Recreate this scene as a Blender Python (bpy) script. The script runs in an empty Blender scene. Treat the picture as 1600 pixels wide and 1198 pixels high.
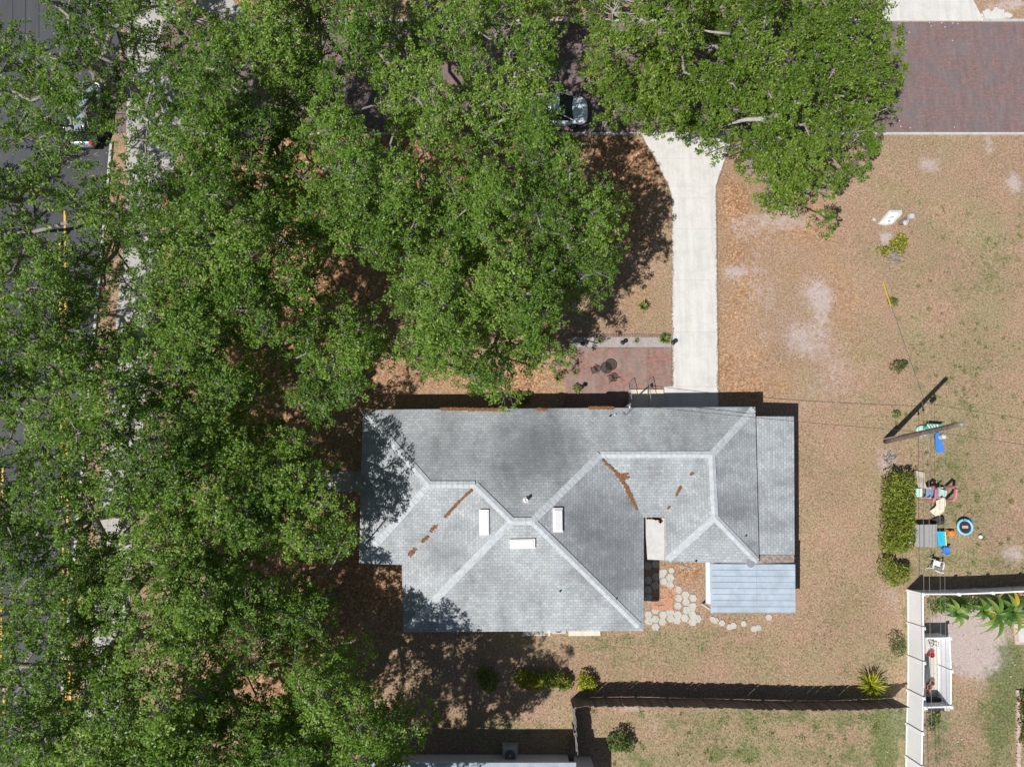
import bpy, math, random
import numpy as np
from mathutils import Vector, Matrix
R = math.radians
S = bpy.context.scene
random.seed(7); rng = np.random.default_rng(7)

# ------------------------------------------------------------------ camera, sky, sun, exposure
H = 44.0; TH = R(8.5); F = 1109.0           # drone height, tilt off the vertical, focal length in photo pixels
cam = bpy.data.objects.new('camera', bpy.data.cameras.new('camera')); S.collection.objects.link(cam)
cam.location = (0, 0, H); cam.rotation_euler = (TH, 0, 0)
cam.data.sensor_width = 36; cam.data.lens = 36 * F / 1600; cam.data.clip_end = 2000; cam.data.clip_start = .5
S.camera = cam
SD = Vector((-.54, -.46, 1)).normalized()   # towards the sun
w = bpy.data.worlds.new('World'); S.world = w; w.use_nodes = True
nt = w.node_tree; sky = nt.nodes.new('ShaderNodeTexSky'); sky.sky_type = 'NISHITA'; sky.sun_disc = False
sky.sun_elevation = math.asin(SD.z); sky.sun_rotation = math.atan2(SD.x, SD.y)
bg = nt.nodes['Background']; bg.inputs['Strength'].default_value = .05
nt.links.new(sky.outputs[0], bg.inputs[0])
sl = bpy.data.lights.new('sun', 'SUN'); sl.energy = 5.0; sl.angle = R(.5); sl.color = (1, .97, .925)
so = bpy.data.objects.new('sun', sl); S.collection.objects.link(so)
so.rotation_euler = SD.to_track_quat('Z', 'Y').to_euler(); so.location = (0, 0, 60)
S.view_settings.view_transform = 'Standard'; S.view_settings.look = 'None'
S.view_settings.exposure = 0.0; S.view_settings.gamma = 1
S.render.engine = 'CYCLES'
S.cycles.max_bounces = 5; S.cycles.diffuse_bounces = 2; S.cycles.transmission_bounces = 3; S.cycles.transparent_max_bounces = 4

def P(px, py, z=0.0):
    """measured photo point -> plan position in metres for something standing z above ground"""
    cx = (px - 800) / F; cy = -(py - 599) / F
    t = (H - z) / (math.cos(TH) - cy * math.sin(TH))
    return (cx * t, (cy * math.cos(TH) + math.sin(TH)) * t, z)
def PA(px, py, z):
    cx = (px - 800) / F; cy = -(py - 599) / F
    t = (H - z) / (math.cos(TH) - cy * math.sin(TH))
    return np.stack([cx * t, (cy * math.cos(TH) + math.sin(TH)) * t, z], -1)

# ------------------------------------------------------------------ materials
def srgb(h):
    h = h.lstrip('#'); c = [int(h[i:i+2], 16) / 255 for i in (0, 2, 4)]
    return tuple(x / 12.92 if x <= .04045 else ((x + .055) / 1.055) ** 2.4 for x in c)
class NT:
    def __init__(s, name):
        s.m = bpy.data.materials.new(name); s.m.use_nodes = True; s.t = s.m.node_tree
        s.b = s.t.nodes['Principled BSDF']; s.out = s.t.nodes['Material Output']
    def n(s, typ, **kw):
        x = s.t.nodes.new('ShaderNode' + typ)
        for k, v in kw.items():
            if k in x.inputs: 
                if hasattr(v, 'is_output'): s.t.links.new(v, x.inputs[k])
                else: x.inputs[k].default_value = v
            else: setattr(x, k, v)
        return x
    def l(s, a, b): s.t.links.new(a, b)
    def pos(s): return s.n('NewGeometry').outputs['Position']
    def noise(s, scale, detail=3, rough=.6, vec=None):
        x = s.n('TexNoise'); x.inputs['Scale'].default_value = scale; x.inputs['Detail'].default_value = detail
        x.inputs['Roughness'].default_value = rough; s.l(vec if vec is not None else s.pos(), x.inputs['Vector']); return x.outputs[0]
    def ramp(s, fac, stops):
        x = s.n('ValToRGB'); e = x.color_ramp.elements
        while len(e) < len(stops): e.new(.5)
        for i, (p, c) in enumerate(stops):
            e[i].position = p; e[i].color = (*c, 1) if not isinstance(c, (int, float)) else (c, c, c, 1)
        s.l(fac, x.inputs[0]); return x.outputs[0]
    def mix(s, fac, a, b, typ='MIX'):
        x = s.n('MixRGB', blend_type=typ)
        for i, v in enumerate((fac, a, b)):
            if hasattr(v, 'is_output'): s.l(v, x.inputs[i])
            else: x.inputs[i].default_value = v if i == 0 else (*v, 1)
        return x.outputs[0]
    def math(s, op, a, b=0.0):
        x = s.n('Math', operation=op)
        for i, v in enumerate((a, b)):
            if hasattr(v, 'is_output'): s.l(v, x.inputs[i])
            else: x.inputs[i].default_value = v
        return x.outputs[0]
    def bump(s, h, strength=.4, dist=.02):
        x = s.n('Bump'); x.inputs['Strength'].default_value = strength; x.inputs['Distance'].default_value = dist
        s.l(h, x.inputs['Height']); s.l(x.outputs[0], s.b.inputs['Normal'])
    def col(s, c):
        if hasattr(c, 'is_output'): s.l(c, s.b.inputs['Base Color'])
        else: s.b.inputs['Base Color'].default_value = (*c, 1)
    def rough(s, r): s.b.inputs['Roughness'].default_value = r
def simple(name, c, rough=.7, var=.15, scale=6, metal=0.0, spec=.5):
    """a plain surface with slight dirt and wear variation"""
    m = NT(name); n = m.noise(scale, 4)
    lo = tuple(x * (1 - var) for x in c); hi = tuple(min(1, x * (1 + var)) for x in c)
    m.col(m.ramp(n, [(.3, lo), (.7, hi)])); m.rough(rough); m.b.inputs['Metallic'].default_value = metal
    m.b.inputs['Specular IOR Level'].default_value = spec
    m.bump(m.noise(scale * 6, 3), .15, .01); return m.m

def m_ground():
    m = NT('yard_ground'); p = m.pos()
    at = m.n('Attribute', attribute_name='cover'); sp = m.n('SeparateColor'); m.l(at.outputs['Color'], sp.inputs[0])
    lit, sand, grn = sp.outputs
    n1 = m.noise(.38, 9, .72); n2 = m.noise(4, 6, .75); n3 = m.noise(9, 6, .85)
    dry = m.ramp(n3, [(.36, srgb('7b6452')), (.5, srgb('a88b74')), (.64, srgb('caaf98'))])
    olive = m.ramp(n3, [(.36, srgb('6b6148')), (.5, srgb('978a6a')), (.64, srgb('b9ab8a'))])
    c = m.mix(m.ramp(m.math('ADD', n1, m.math('MULTIPLY', grn, .36)), [(.46, 0.0), (.68, .9)]), dry, olive)
    vo = m.n('TexVoronoi'); vo.inputs['Scale'].default_value = 9; m.l(p, vo.inputs['Vector'])
    vs = m.n('SeparateColor'); m.l(vo.outputs['Color'], vs.inputs[0])
    litc = m.ramp(vs.outputs[0], [(.0, srgb('8a654b')), (.35, srgb('b48865')), (.7, srgb('c79c78')), (1., srgb('dab998'))])
    litd = m.mix(m.ramp(vo.outputs['Distance'], [(.35, 0.0), (.75, .55)]), litc, srgb('7a5940'))
    lf = m.ramp(m.math('ADD', lit, m.math('MULTIPLY', m.math('SUBTRACT', n1, .5), 2.2)), [(.3, 0.0), (.85, .92)])
    c = m.mix(lf, c, litd)
    sf = m.ramp(m.math('ADD', sand, m.math('MULTIPLY', m.math('SUBTRACT', m.noise(2.2, 9, .85), .5), 2.6)), [(.34, 0.0), (.86, .85)])
    c = m.mix(sf, c, m.ramp(n3, [(.3, srgb('a99893')), (.7, srgb('d2c6c2'))]))
    gf = m.ramp(m.math('ADD', grn, m.math('MULTIPLY', m.math('SUBTRACT', m.noise(.9, 9, .78), .5), 2.6)), [(.36, 0.0), (.70, .75)])
    c = m.mix(gf, c, m.ramp(n3, [(.36, srgb('3d4a28')), (.5, srgb('616f40')), (.64, srgb('868f5c'))]))
    c = m.mix(.55, c, m.ramp(m.noise(.16, 5, .6), [(.35, .85), (.65, 1.1)]), 'MULTIPLY')
    m.col(c); m.rough(1); m.b.inputs['Specular IOR Level'].default_value = .1
    m.bump(n3, .9, .05); return m.m
def m_brick(name, c1, c2, c3, sx, sy, wear, rot=0):
    m = NT(name); mp = m.n('Mapping'); m.l(m.pos(), mp.inputs[0]); mp.inputs['Rotation'].default_value = (0, 0, rot)
    b = m.n('TexBrick'); m.l(mp.outputs[0], b.inputs['Vector'])
    b.inputs['Color1'].default_value = (*c1, 1); b.inputs['Color2'].default_value = (*c2, 1); b.inputs['Mortar'].default_value = (*c3, 1)
    b.inputs['Scale'].default_value = 1; b.inputs['Brick Width'].default_value = sx; b.inputs['Row Height'].default_value = sy
    b.inputs['Mortar Size'].default_value = .008; b.inputs['Bias'].default_value = -.1
    n = m.noise(.7, 6, .7); f = m.ramp(n, [(.42, 0.0), (.62, .75)])
    c = m.mix(f, b.outputs['Color'], wear)
    mp2 = m.n('Mapping'); m.l(m.pos(), mp2.inputs[0]); mp2.inputs['Scale'].default_value = (2.2, .4, 1)
    c = m.mix(.7, c, m.ramp(m.noise(1.4, 6, .75, mp2.outputs[0]), [(.32, .7), (.68, 1.2)]), 'MULTIPLY')
    c = m.mix(.5, c, m.ramp(m.noise(18, 3, .7), [(.3, .75), (.7, 1.2)]), 'MULTIPLY')
    m.col(c); m.rough(.9); m.bump(b.outputs['Fac'], .5, -.01); return m.m
def m_concrete(name, base, stain, amt=.5, joint=None, scale=1.1):
    m = NT(name); c = m.ramp(m.noise(9, 6, .75), [(.3, tuple(x * .88 for x in base)), (.7, base)])
    c = m.mix(m.ramp(m.noise(scale, 7, .72), [(.45, 0.0), (.75, amt)]), c, stain)
    c = m.mix(.5, c, m.ramp(m.noise(45, 2, .6), [(.3, .86), (.7, 1.08)]), 'MULTIPLY')
    mp = m.n('Mapping'); m.l(m.pos(), mp.inputs[0]); mp.inputs['Scale'].default_value = (2.4, .16, 1)
    c = m.mix(.6, c, m.ramp(m.noise(1.1, 5, .65, mp.outputs[0]), [(.35, .84), (.6, 1.05)]), 'MULTIPLY')
    m.col(c); m.rough(.9); m.bump(m.noise(60, 2), .2, .005); return m.m
def m_asphalt():
    m = NT('road_asphalt'); n = m.noise(60, 2, .7)
    c = m.ramp(n, [(.3, (.052, .054, .062)), (.7, (.09, .092, .102))])
    mp = m.n('Mapping'); m.l(m.pos(), mp.inputs[0]); mp.inputs['Scale'].default_value = (1.1, .05, 1)
    c = m.mix(.8, c, m.ramp(m.noise(1.2, 5, .6, mp.outputs[0]), [(.3, .72), (.7, 1.25)]), 'MULTIPLY')
    m.col(c); m.rough(.85); m.bump(n, .3, .01); return m.m
def m_shingle():
    m = NT('grey_shingle'); uv = m.n('UVMap').outputs[0]
    b = m.n('TexBrick'); m.l(uv, b.inputs['Vector'])
    b.inputs['Color1'].default_value = (.345, .37, .39, 1); b.inputs['Color2'].default_value = (.435, .46, .475, 1); b.inputs['Mortar'].default_value = (.28, .3, .32, 1)
    b.inputs['Scale'].default_value = 1; b.inputs['Brick Width'].default_value = .27; b.inputs['Row Height'].default_value = .165
    b.inputs['Mortar Size'].default_value = .016; b.inputs['Mortar Smooth'].default_value = .3; b.offset = .5
    mp = m.n('Mapping'); m.l(uv, mp.inputs[0]); mp.inputs['Scale'].default_value = (1, .35, 1)
    c = m.mix(.85, b.outputs['Color'], m.ramp(m.noise(.55, 7, .62, mp.outputs[0]), [(.36, .68), (.52, 1.0), (.66, 1.15)]), 'MULTIPLY')
    c = m.mix(.6, c, m.ramp(m.noise(2.1, 6, .75), [(.3, .78), (.7, 1.2)]), 'MULTIPLY')
    c = m.mix(.6, c, m.ramp(m.noise(10, 4, .8), [(.35, .8), (.65, 1.18)]), 'MULTIPLY')
    # broad algae staining, each blotch with its own place on the roof
    for px, py, rd, st in ((830, 700, 3.4, .42), (720, 700, 2.0, .2), (960, 850, 3.6, .30), (900, 790, 2.2, .2), (705, 850, 2.0, .2), (1120, 680, 2.0, .08), (650, 700, 1.8, .12), (1150, 790, 1.6, .16), (780, 900, 1.6, .14), (940, 900, 2.0, .16), (1020, 730, 1.4, .12), (830, 930, 1.2, .1), (1080, 850, 1.0, .08)):
        q = m.n('VectorMath', operation='DISTANCE'); m.l(m.pos(), q.inputs[0]); q.inputs[1].default_value = P(px, py, 3.6)
        f = m.math('SUBTRACT', 1.0, m.math('DIVIDE', q.outputs['Value'], rd)); f = m.math('MULTIPLY', m.math('ADD', f, m.math('MULTIPLY', m.math('SUBTRACT', m.noise(.9, 5, .6), .5), 1.2)), 1.5)
        x = m.n('Clamp'); m.l(f, x.inputs[0]); c = m.mix(m.math('MULTIPLY', x.outputs[0], st*1.35), c, (.10, .105, .115))
    m.col(c); m.rough(.95); m.b.inputs['Specular IOR Level'].default_value = .2
    m.bump(b.outputs['Fac'], .4, -.01); return m.m
def m_leaf(name, a, b, c, trans=.35):
    m = NT(name); at = m.n('Attribute', attribute_name='tint')
    cc = m.ramp(at.outputs['Fac'], [(0, a), (.55, b), (1, c)])
    cc = m.mix(.5, cc, m.ramp(m.noise(.45, 3, .6), [(.3, .75), (.7, 1.25)]), 'MULTIPLY')
    m.col(cc); m.rough(.45); m.b.inputs['Specular IOR Level'].default_value = .45
    tr = m.n('BsdfTranslucent'); m.l(m.mix(1.0, cc, (1.25, 1.3, .55), 'MULTIPLY'), tr.inputs[0])
    mx = m.n('MixShader'); mx.inputs[0].default_value = trans
    m.l(m.b.outputs[0], mx.inputs[1]); m.l(tr.outputs[0], mx.inputs[2]); m.l(mx.outputs[0], m.out.inputs[0]); return m.m
def m_planks(name, c1, c2, wd=.14, axis=0):
    m = NT(name); sp = m.n('SeparateXYZ'); m.l(m.pos(), sp.inputs[0])
    cell = m.math('FLOOR', m.math('DIVIDE', sp.outputs[axis], wd)); wn = m.n('TexWhiteNoise', noise_dimensions='1D'); m.l(cell, wn.inputs['W'])
    c = m.mix(wn.outputs['Value'], c1, c2)
    c = m.mix(.6, c, m.ramp(m.noise(12, 5, .7), [(.3, .7), (.7, 1.25)]), 'MULTIPLY'); m.col(c); m.rough(.9); return m.m

M = {}
M['ground'] = m_ground()
M['brickroad'] = m_brick('street_brick', srgb('937470'), srgb('786866'), srgb('625a5a'), .22, .1, srgb('776f72'))
M['patiobrick'] = m_brick('patio_brick', srgb('a47468'), srgb('7c625e'), srgb('8d7d74'), .24, .12, srgb('93847c'), .0)
M['concrete'] = m_concrete('driveway_concrete', (.70, .68, .655), (.5, .485, .465), .75)
M['kerb'] = m_concrete('kerb_concrete', (.58, .56, .53), (.4, .38, .36), .6)
M['walk'] = m_concrete('sidewalk_concrete', (.5, .485, .465), (.3, .28, .26), .7)
M['cream'] = m_concrete('cream_concrete', (.75, .68, .58), (.6, .54, .46), .4)
M['paver'] = m_concrete('paver_concrete', (.56, .54, .49), (.42, .39, .34), .6, scale=3)
M['asphalt'] = m_asphalt()
M['yellow'] = simple('road_marking_yellow', (.85, .47, .05), .7, .25, 9)
M['whitepaint'] = simple('white_paint', (.78, .78, .78), .5, .04)
M['vinyl'] = simple('white_vinyl', (.93, .94, .97), .4, .02, 2)
M['fencewood'] = m_planks('weathered_boards', (.13, .105, .095), (.24, .2, .18))
M['fencewoody'] = m_planks('weathered_boards_side', (.2, .18, .17), (.32, .3, .28), .14, 1)
M['postwood'] = simple('weathered_post', (.22, .19, .17), .9, .3)
M['polewood'] = simple('pole_timber', (.17, .12, .105), .9, .4, 4)
M['shingle'] = m_shingle()
M['ridge'] = simple('ridge_shingle', (.47, .505, .53), .95, .18, 5, spec=.2)
M['fascia'] = simple('fascia_paint', (.62, .62, .62), .6, .1)
M['wall'] = simple('stucco_wall', (.55, .53, .49), .9, .1, 3)
M['wallwhite'] = simple('white_siding', (.75, .75, .75), .7, .06)
M['glass'] = simple('window_glass', (.03, .04, .05), .08, .1)
M['skylight'] = simple('skylight_dome', (.86, .86, .86), .35, .02)
M['flatroof'] = simple('white_membrane', (.55, .54, .53), .6, .12, 2.5)
M['moss'] = simple('weathered_roll_roofing', (.3, .245, .21), .95, .5, 5)
M['litterbrown'] = simple('leaf_litter', (.22, .11, .055), 1, .55, 14, spec=.1)
M['metalroof'] = simple('pale_metal_roof', (.39, .455, .53), .5, .16, 1.6, .0)
M['black'] = simple('black_metal', (.02, .02, .022), .5, .2)
M['darkiron'] = simple('wrought_iron', (.035, .033, .033), .55, .2)
M['rustiron'] = simple('rusty_rail', (.11, .05, .035), .7, .3, 20)
M['steel'] = simple('galvanised_steel', (.48, .5, .52), .4, .12, 8, .6)
M['acgrey'] = simple('condenser_grey', (.5, .5, .48), .6, .1)
M['wire'] = simple('cable', (.05, .05, .05), .6, .1)
M['wiregrey'] = simple('aluminium_cable', (.22, .22, .22), .5, .1)
M['bark'] = simple('oak_bark', (.27, .245, .22), .95, .4, 9)
M['twig'] = simple('bare_twig', (.36, .335, .31), .9, .35, 9)
M['carsilver'] = simple('silver_blue_paint', (.29, .35, .40), .3, .03, 1, .1)
M['carwhite'] = simple('pale_blue_paint', (.74, .84, .92), .3, .03, 1, .0)
M['carglass'] = simple('car_glass', (.015, .02, .025), .05, .05)
M['tyre'] = simple('tyre_rubber', (.02, .02, .02), .85, .2)
M['rim'] = simple('alloy_rim', (.45, .45, .46), .3, .1, 5, .8)
M['red'] = simple('red_plastic', (.55, .03, .03), .4, .1)
M['trim'] = simple('dark_plastic', (.03, .03, .033), .6, .1)
M['beige'] = simple('beige_plastic', (.68, .6, .48), .5, .12, 5)
M['teal'] = simple('pale_teal_plastic', (.5, .68, .62), .5, .1, 5)
M['faded'] = simple('faded_red_plastic', (.55, .2, .24), .5, .12, 5)
M['bluegrey'] = simple('blue_grey_plastic', (.22, .3, .44), .5, .12, 5)
M['greymat'] = simple('grey_mat', (.33, .32, .32), .9, .08, 4)
M['terracotta'] = simple('terracotta_plastic', (.5, .19, .11), .7, .2)
M['cyan'] = simple('cyan_plastic', (.03, .5, .7), .4, .08)
M['lime'] = simple('lime_trim', (.62, .75, .4), .5, .1)
M['blue'] = simple('blue_plastic', (.05, .22, .62), .4, .1)
M['palecyan'] = simple('pale_blue_pad', (.25, .58, .75), .5, .08)
M['orange'] = simple('orange_plastic', (.75, .27, .05), .5, .15)
M['pink'] = simple('pink_print', (.6, .35, .4), .6, .1)
M['stripe'] = simple('teal_cloth', (.06, .28, .24), .7, .1)
M['guard'] = simple('yellow_guard', (.7, .48, .04), .4, .1)
M['gravel'] = m_concrete('grey_gravel', (.42, .39, .37), (.27, .25, .235), .9, scale=5)
M['chip'] = m_concrete('pink_brick_chips', (.62, .33, .22), (.45, .2, .13), .9, scale=22)
M['pinkstone'] = simple('pinkish_edging_stone', (.52, .39, .33), .9, .25)
M['netting'] = simple('dark_netting', (.05, .045, .045), .9, .5, 12)
M['pot'] = simple('clay_pot', (.5, .2, .12), .8, .2)
M['oak'] = m_leaf('oak_leaves', (.06, .125, .02), (.162, .292, .034), (.35, .46, .11), .42)
M['bright'] = m_leaf('camphor_leaves', (.07, .135, .014), (.155, .26, .026), (.32, .41, .08), .4)
M['shrub'] = m_leaf('shrub_leaves', (.08, .13, .025), (.16, .24, .04), (.30, .36, .08))
M['croton'] = m_leaf('croton_leaves', (.12, .18, .02), (.3, .34, .03), (.62, .52, .04))
M['hedge'] = m_leaf('hedge_leaves', (.10, .18, .025), (.22, .31, .04), (.48, .40, .07))
M['darkshrub'] = m_leaf('dark_shrub_leaves', (.05, .09, .02), (.10, .16, .035), (.2, .26, .07))
M['grass'] = m_leaf('grass_blades', (.12, .16, .04), (.2, .28, .07), (.34, .4, .14))
M['fallen'] = m_leaf('dry_leaves', (.17, .105, .065), (.37, .25, .165), (.62, .48, .36), .1)
M['strawgrass'] = m_leaf('straw_grass', (.18, .135, .10), (.35, .278, .203), (.58, .485, .37), .15)
M['greengrass'] = m_leaf('lawn_grass', (.06, .09, .025), (.125, .17, .05), (.24, .26, .1), .2)
M['banana'] = m_leaf('banana_leaves', (.06, .14, .02), (.12, .24, .04), (.26, .36, .09))
M['yleaf'] = m_leaf('yellow_leaf', (.6, .42, .03), (.7, .5, .04), (.75, .55, .08))
M['redflower'] = m_leaf('red_flowers', (.5, .02, .01), (.65, .05, .02), (.7, .2, .03))

# ------------------------------------------------------------------ builders
def link(o): S.collection.objects.link(o); return o
def tag(o, label=None, cat=None, group=None, kind=None):
    if label: o['label'] = label
    if cat: o['category'] = cat
    if group: o['group'] = group
    if kind: o['kind'] = kind
    return o
def empty(name, loc, label, cat, group=None):
    o = bpy.data.objects.new(name, None); o.location = loc; o.empty_display_size = .3; link(o)
    return tag(o, label, cat, group)
def dup(o, parent=None):
    c = o.copy(); link(c)
    if parent: c.parent = parent
    for ch in [x for x in S.objects if x.parent == o]: dup(ch, c)
    return c
def finish(me, name, mat, parent):
    o = bpy.data.objects.new(name, me); me.materials.append(M[mat] if isinstance(mat, str) else mat); link(o)
    if parent: o.parent = parent
    return o
def wloc(o):
    v = Vector((0, 0, 0))
    while o: v += o.location; o = o.parent
    return v
class MB:
    def __init__(s): s.v = []; s.f = []
    def add(s, vs, fs):
        n = len(s.v); s.v += [tuple(v) for v in vs]; s.f += [tuple(i + n for i in f) for f in fs]; return s
    def box(s, c, size, rz=0, rx=0, ry=0):
        """c = centre of the base"""
        x, y, z = size; m = Matrix.Rotation(rz, 3, 'Z') @ Matrix.Rotation(ry, 3, 'Y') @ Matrix.Rotation(rx, 3, 'X')
        vs = [Vector(c) + m @ Vector((a * x / 2, b * y / 2, k * z)) for k in (0, 1) for a, b in ((-1, -1), (1, -1), (1, 1), (-1, 1))]
        return s.add(vs, [(3, 2, 1, 0), (4, 5, 6, 7), (0, 1, 5, 4), (1, 2, 6, 5), (2, 3, 7, 6), (3, 0, 4, 7)])
    def prism(s, poly, z0, z1):
        n = len(poly); zz = (lambda i: z1[i]) if isinstance(z1, (list, tuple)) else (lambda i: z1)
        za = (lambda i: z0[i]) if isinstance(z0, (list, tuple)) else (lambda i: z0)
        area = sum(poly[i][0] * poly[(i+1) % n][1] - poly[(i+1) % n][0] * poly[i][1] for i in range(n))
        vs = [(p[0], p[1], za(i)) for i, p in enumerate(poly)] + [(p[0], p[1], zz(i)) for i, p in enumerate(poly)]
        fs = [tuple(range(n))[::-1], tuple(range(n, 2 * n))] + [(i, (i+1) % n, n + (i+1) % n, n + i) for i in range(n)]
        if area < 0: fs = [f[::-1] for f in fs]
        return s.add(vs, fs)
    def tube(s, path, r, k=6, cap=True):
        path = [Vector(p) for p in path]; n = len(path); rs = r if isinstance(r, (list, tuple)) else [r] * n; vs = []
        for i, p in enumerate(path):
            d = (path[min(i+1, n-1)] - path[max(i-1, 0)]).normalized()
            a = d.cross(Vector((0, 0, 1)) if abs(d.z) < .9 else Vector((1, 0, 0))).normalized(); b = d.cross(a)
            vs += [p + (a * math.cos(2*math.pi*j/k) + b * math.sin(2*math.pi*j/k)) * rs[i] for j in range(k)]
        fs = [(i*k + j, i*k + (j+1) % k, (i+1)*k + (j+1) % k, (i+1)*k + j) for i in range(n-1) for j in range(k)]
        if cap: fs += [tuple(range(k))[::-1], tuple(range((n-1)*k, n*k))]
        return s.add(vs, fs)
    def lathe(s, c, prof, k=20, close=True):
        """prof = [(radius, z)] from bottom to top"""
        vs = [(c[0] + r * math.cos(2*math.pi*j/k), c[1] + r * math.sin(2*math.pi*j/k), c[2] + z) for r, z in prof for j in range(k)]
        n = len(prof); fs = [(i*k + j, i*k + (j+1) % k, (i+1)*k + (j+1) % k, (i+1)*k + j) for i in range(n-1) for j in range(k)]
        if close: fs += [tuple(range(k))[::-1], tuple(range((n-1)*k, n*k))]
        return s.add(vs, fs)
    def ring(s, c, R0, r, k=24, kk=6, axis='Z', arc=(0, 2*math.pi)):
        full = abs(arc[1] - arc[0]) > 6.2; n = k if full else k + 1; vs = []
        for i in range(n):
            a = arc[0] + (arc[1] - arc[0]) * i / k
            for j in range(kk):
                b = 2*math.pi*j/kk; rr = R0 + r * math.cos(b); p = (rr*math.cos(a), rr*math.sin(a), r*math.sin(b))
                if axis == 'Y': p = (p[0], p[2], p[1])
                if axis == 'X': p = (p[2], p[0], p[1])
                vs.append((c[0]+p[0], c[1]+p[1], c[2]+p[2]))
        fs = [(i*kk + j, i*kk + (j+1) % kk, ((i+1) % n)*kk + (j+1) % kk, ((i+1) % n)*kk + j) for i in range(n if full else n-1) for j in range(kk)]
        return s.add(vs, fs)
    def build(s, name, mat, parent=None, smooth=False, rec=True, top=None):
        o = wloc(parent) if parent else Vector((0, 0, 0)); loc = None
        me = bpy.data.meshes.new(name); me.from_pydata([(v[0]-o.x, v[1]-o.y, v[2]-o.z) for v in s.v], [], s.f); me.update()
        if smooth: me.polygons.foreach_set('use_smooth', [True] * len(me.polygons))
        ob = finish(me, name, mat, parent)
        if rec:
            import bmesh
            b = bmesh.new(); b.from_mesh(me); bmesh.ops.recalc_face_normals(b, faces=b.faces); b.to_mesh(me); b.free()
        return ob
def nmesh(name, V, Q, mat, parent=None, tint=None):
    """fast mesh of quads from arrays"""
    o = np.array(wloc(parent)) if parent else np.zeros(3)
    me = bpy.data.meshes.new(name); nq = len(Q)
    me.vertices.add(len(V)); me.vertices.foreach_set('co', (V - o).astype(np.float32).ravel())
    me.loops.add(nq * 4); me.loops.foreach_set('vertex_index', Q.astype(np.int32).ravel())
    me.polygons.add(nq); me.polygons.foreach_set('loop_start', np.arange(0, nq*4, 4, dtype=np.int32))
    if tint is not None:
        a = me.attributes.new('tint', 'FLOAT', 'FACE'); a.data.foreach_set('value', tint.astype(np.float32))
    me.update(calc_edges=True)
    return finish(me, name, mat, parent)
def unit(a): return a / (np.linalg.norm(a, axis=-1, keepdims=True) + 1e-9)
def leafquads(C, length, width, up=.7, jit=.35, axis=None):
    """leaf faces (rhombi) at centres C; axis = preferred direction of the leaf's length"""
    n = len(C); N = unit(rng.normal(size=(n, 3)) * .55 + np.array([0, 0, up]))
    T = rng.normal(size=(n, 3)) if axis is None else axis + rng.normal(size=(n, 3)) * .25
    T = unit(T - N * (T * N).sum(1, keepdims=True)); B = np.cross(N, T)
    l = (length * (1 + jit * (rng.random(n) - .5)))[:, None]; wd = (width * (1 + jit * (rng.random(n) - .5)))[:, None]
    V = np.stack([C - T*l/2, C + B*wd/2 - T*l*.08 + N*wd*.12, C + T*l/2, C - B*wd/2 - T*l*.08 + N*wd*.12], 1).reshape(-1, 3)
    return V, np.arange(4*n).reshape(n, 4)
def tubes(p0, p1, r0, r1, k=4):
    d = unit(p1 - p0); ref = np.where(np.abs(d[:, 2:3]) < .9, np.array([[0, 0, 1.]]), np.array([[1., 0, 0]]))
    a = unit(np.cross(d, ref)); b = np.cross(d, a); n = len(p0); vs = []
    for p, r in ((p0, r0), (p1, r1)):
        for j in range(k):
            t = 2*math.pi*j/k; vs.append(p + (a*math.cos(t) + b*math.sin(t)) * np.asarray(r).reshape(-1, 1))
    V = np.stack(vs, 1).reshape(-1, 3); base = np.arange(n)[:, None] * 2*k
    Q = np.concatenate([base + np.array([[j, (j+1) % k, k + (j+1) % k, k + j]]) for j in range(k)], 0); return V, Q
def inpoly(x, y, poly):
    r = np.zeros(len(x), bool); n = len(poly)
    for i in range(n):
        x0, y0 = poly[i]; x1, y1 = poly[(i+1) % n]
        c = ((y0 > y) != (y1 > y)); 
        with np.errstate(divide='ignore', invalid='ignore'): r ^= c & (x < (x1-x0)*(y-y0)/((y1-y0) + 1e-12) + x0)
    return r
def vnoise(x, y, sc, seed):
    g = np.random.default_rng(seed).random((64, 64)); u = x/sc + 1000.37; v = y/sc + 1000.71; i = np.floor(u).astype(int); j = np.floor(v).astype(int); a = u-i; b_ = v-j; a = a*a*(3-2*a); b_ = b_*b_*(3-2*b_)
    return (g[i % 64, j % 64]*(1-a) + g[(i+1) % 64, j % 64]*a)*(1-b_) + (g[i % 64, (j+1) % 64]*(1-a) + g[(i+1) % 64, (j+1) % 64]*a)*b_
def sheet(name, pxpoly, z, mat, kind='structure', step=None):
    b = MB(); pts = [P(*p) for p in pxpoly]; b.prism([(p[0], p[1]) for p in pts], z - .05, z)
    return tag(b.build(name, mat), kind=kind)

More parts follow.
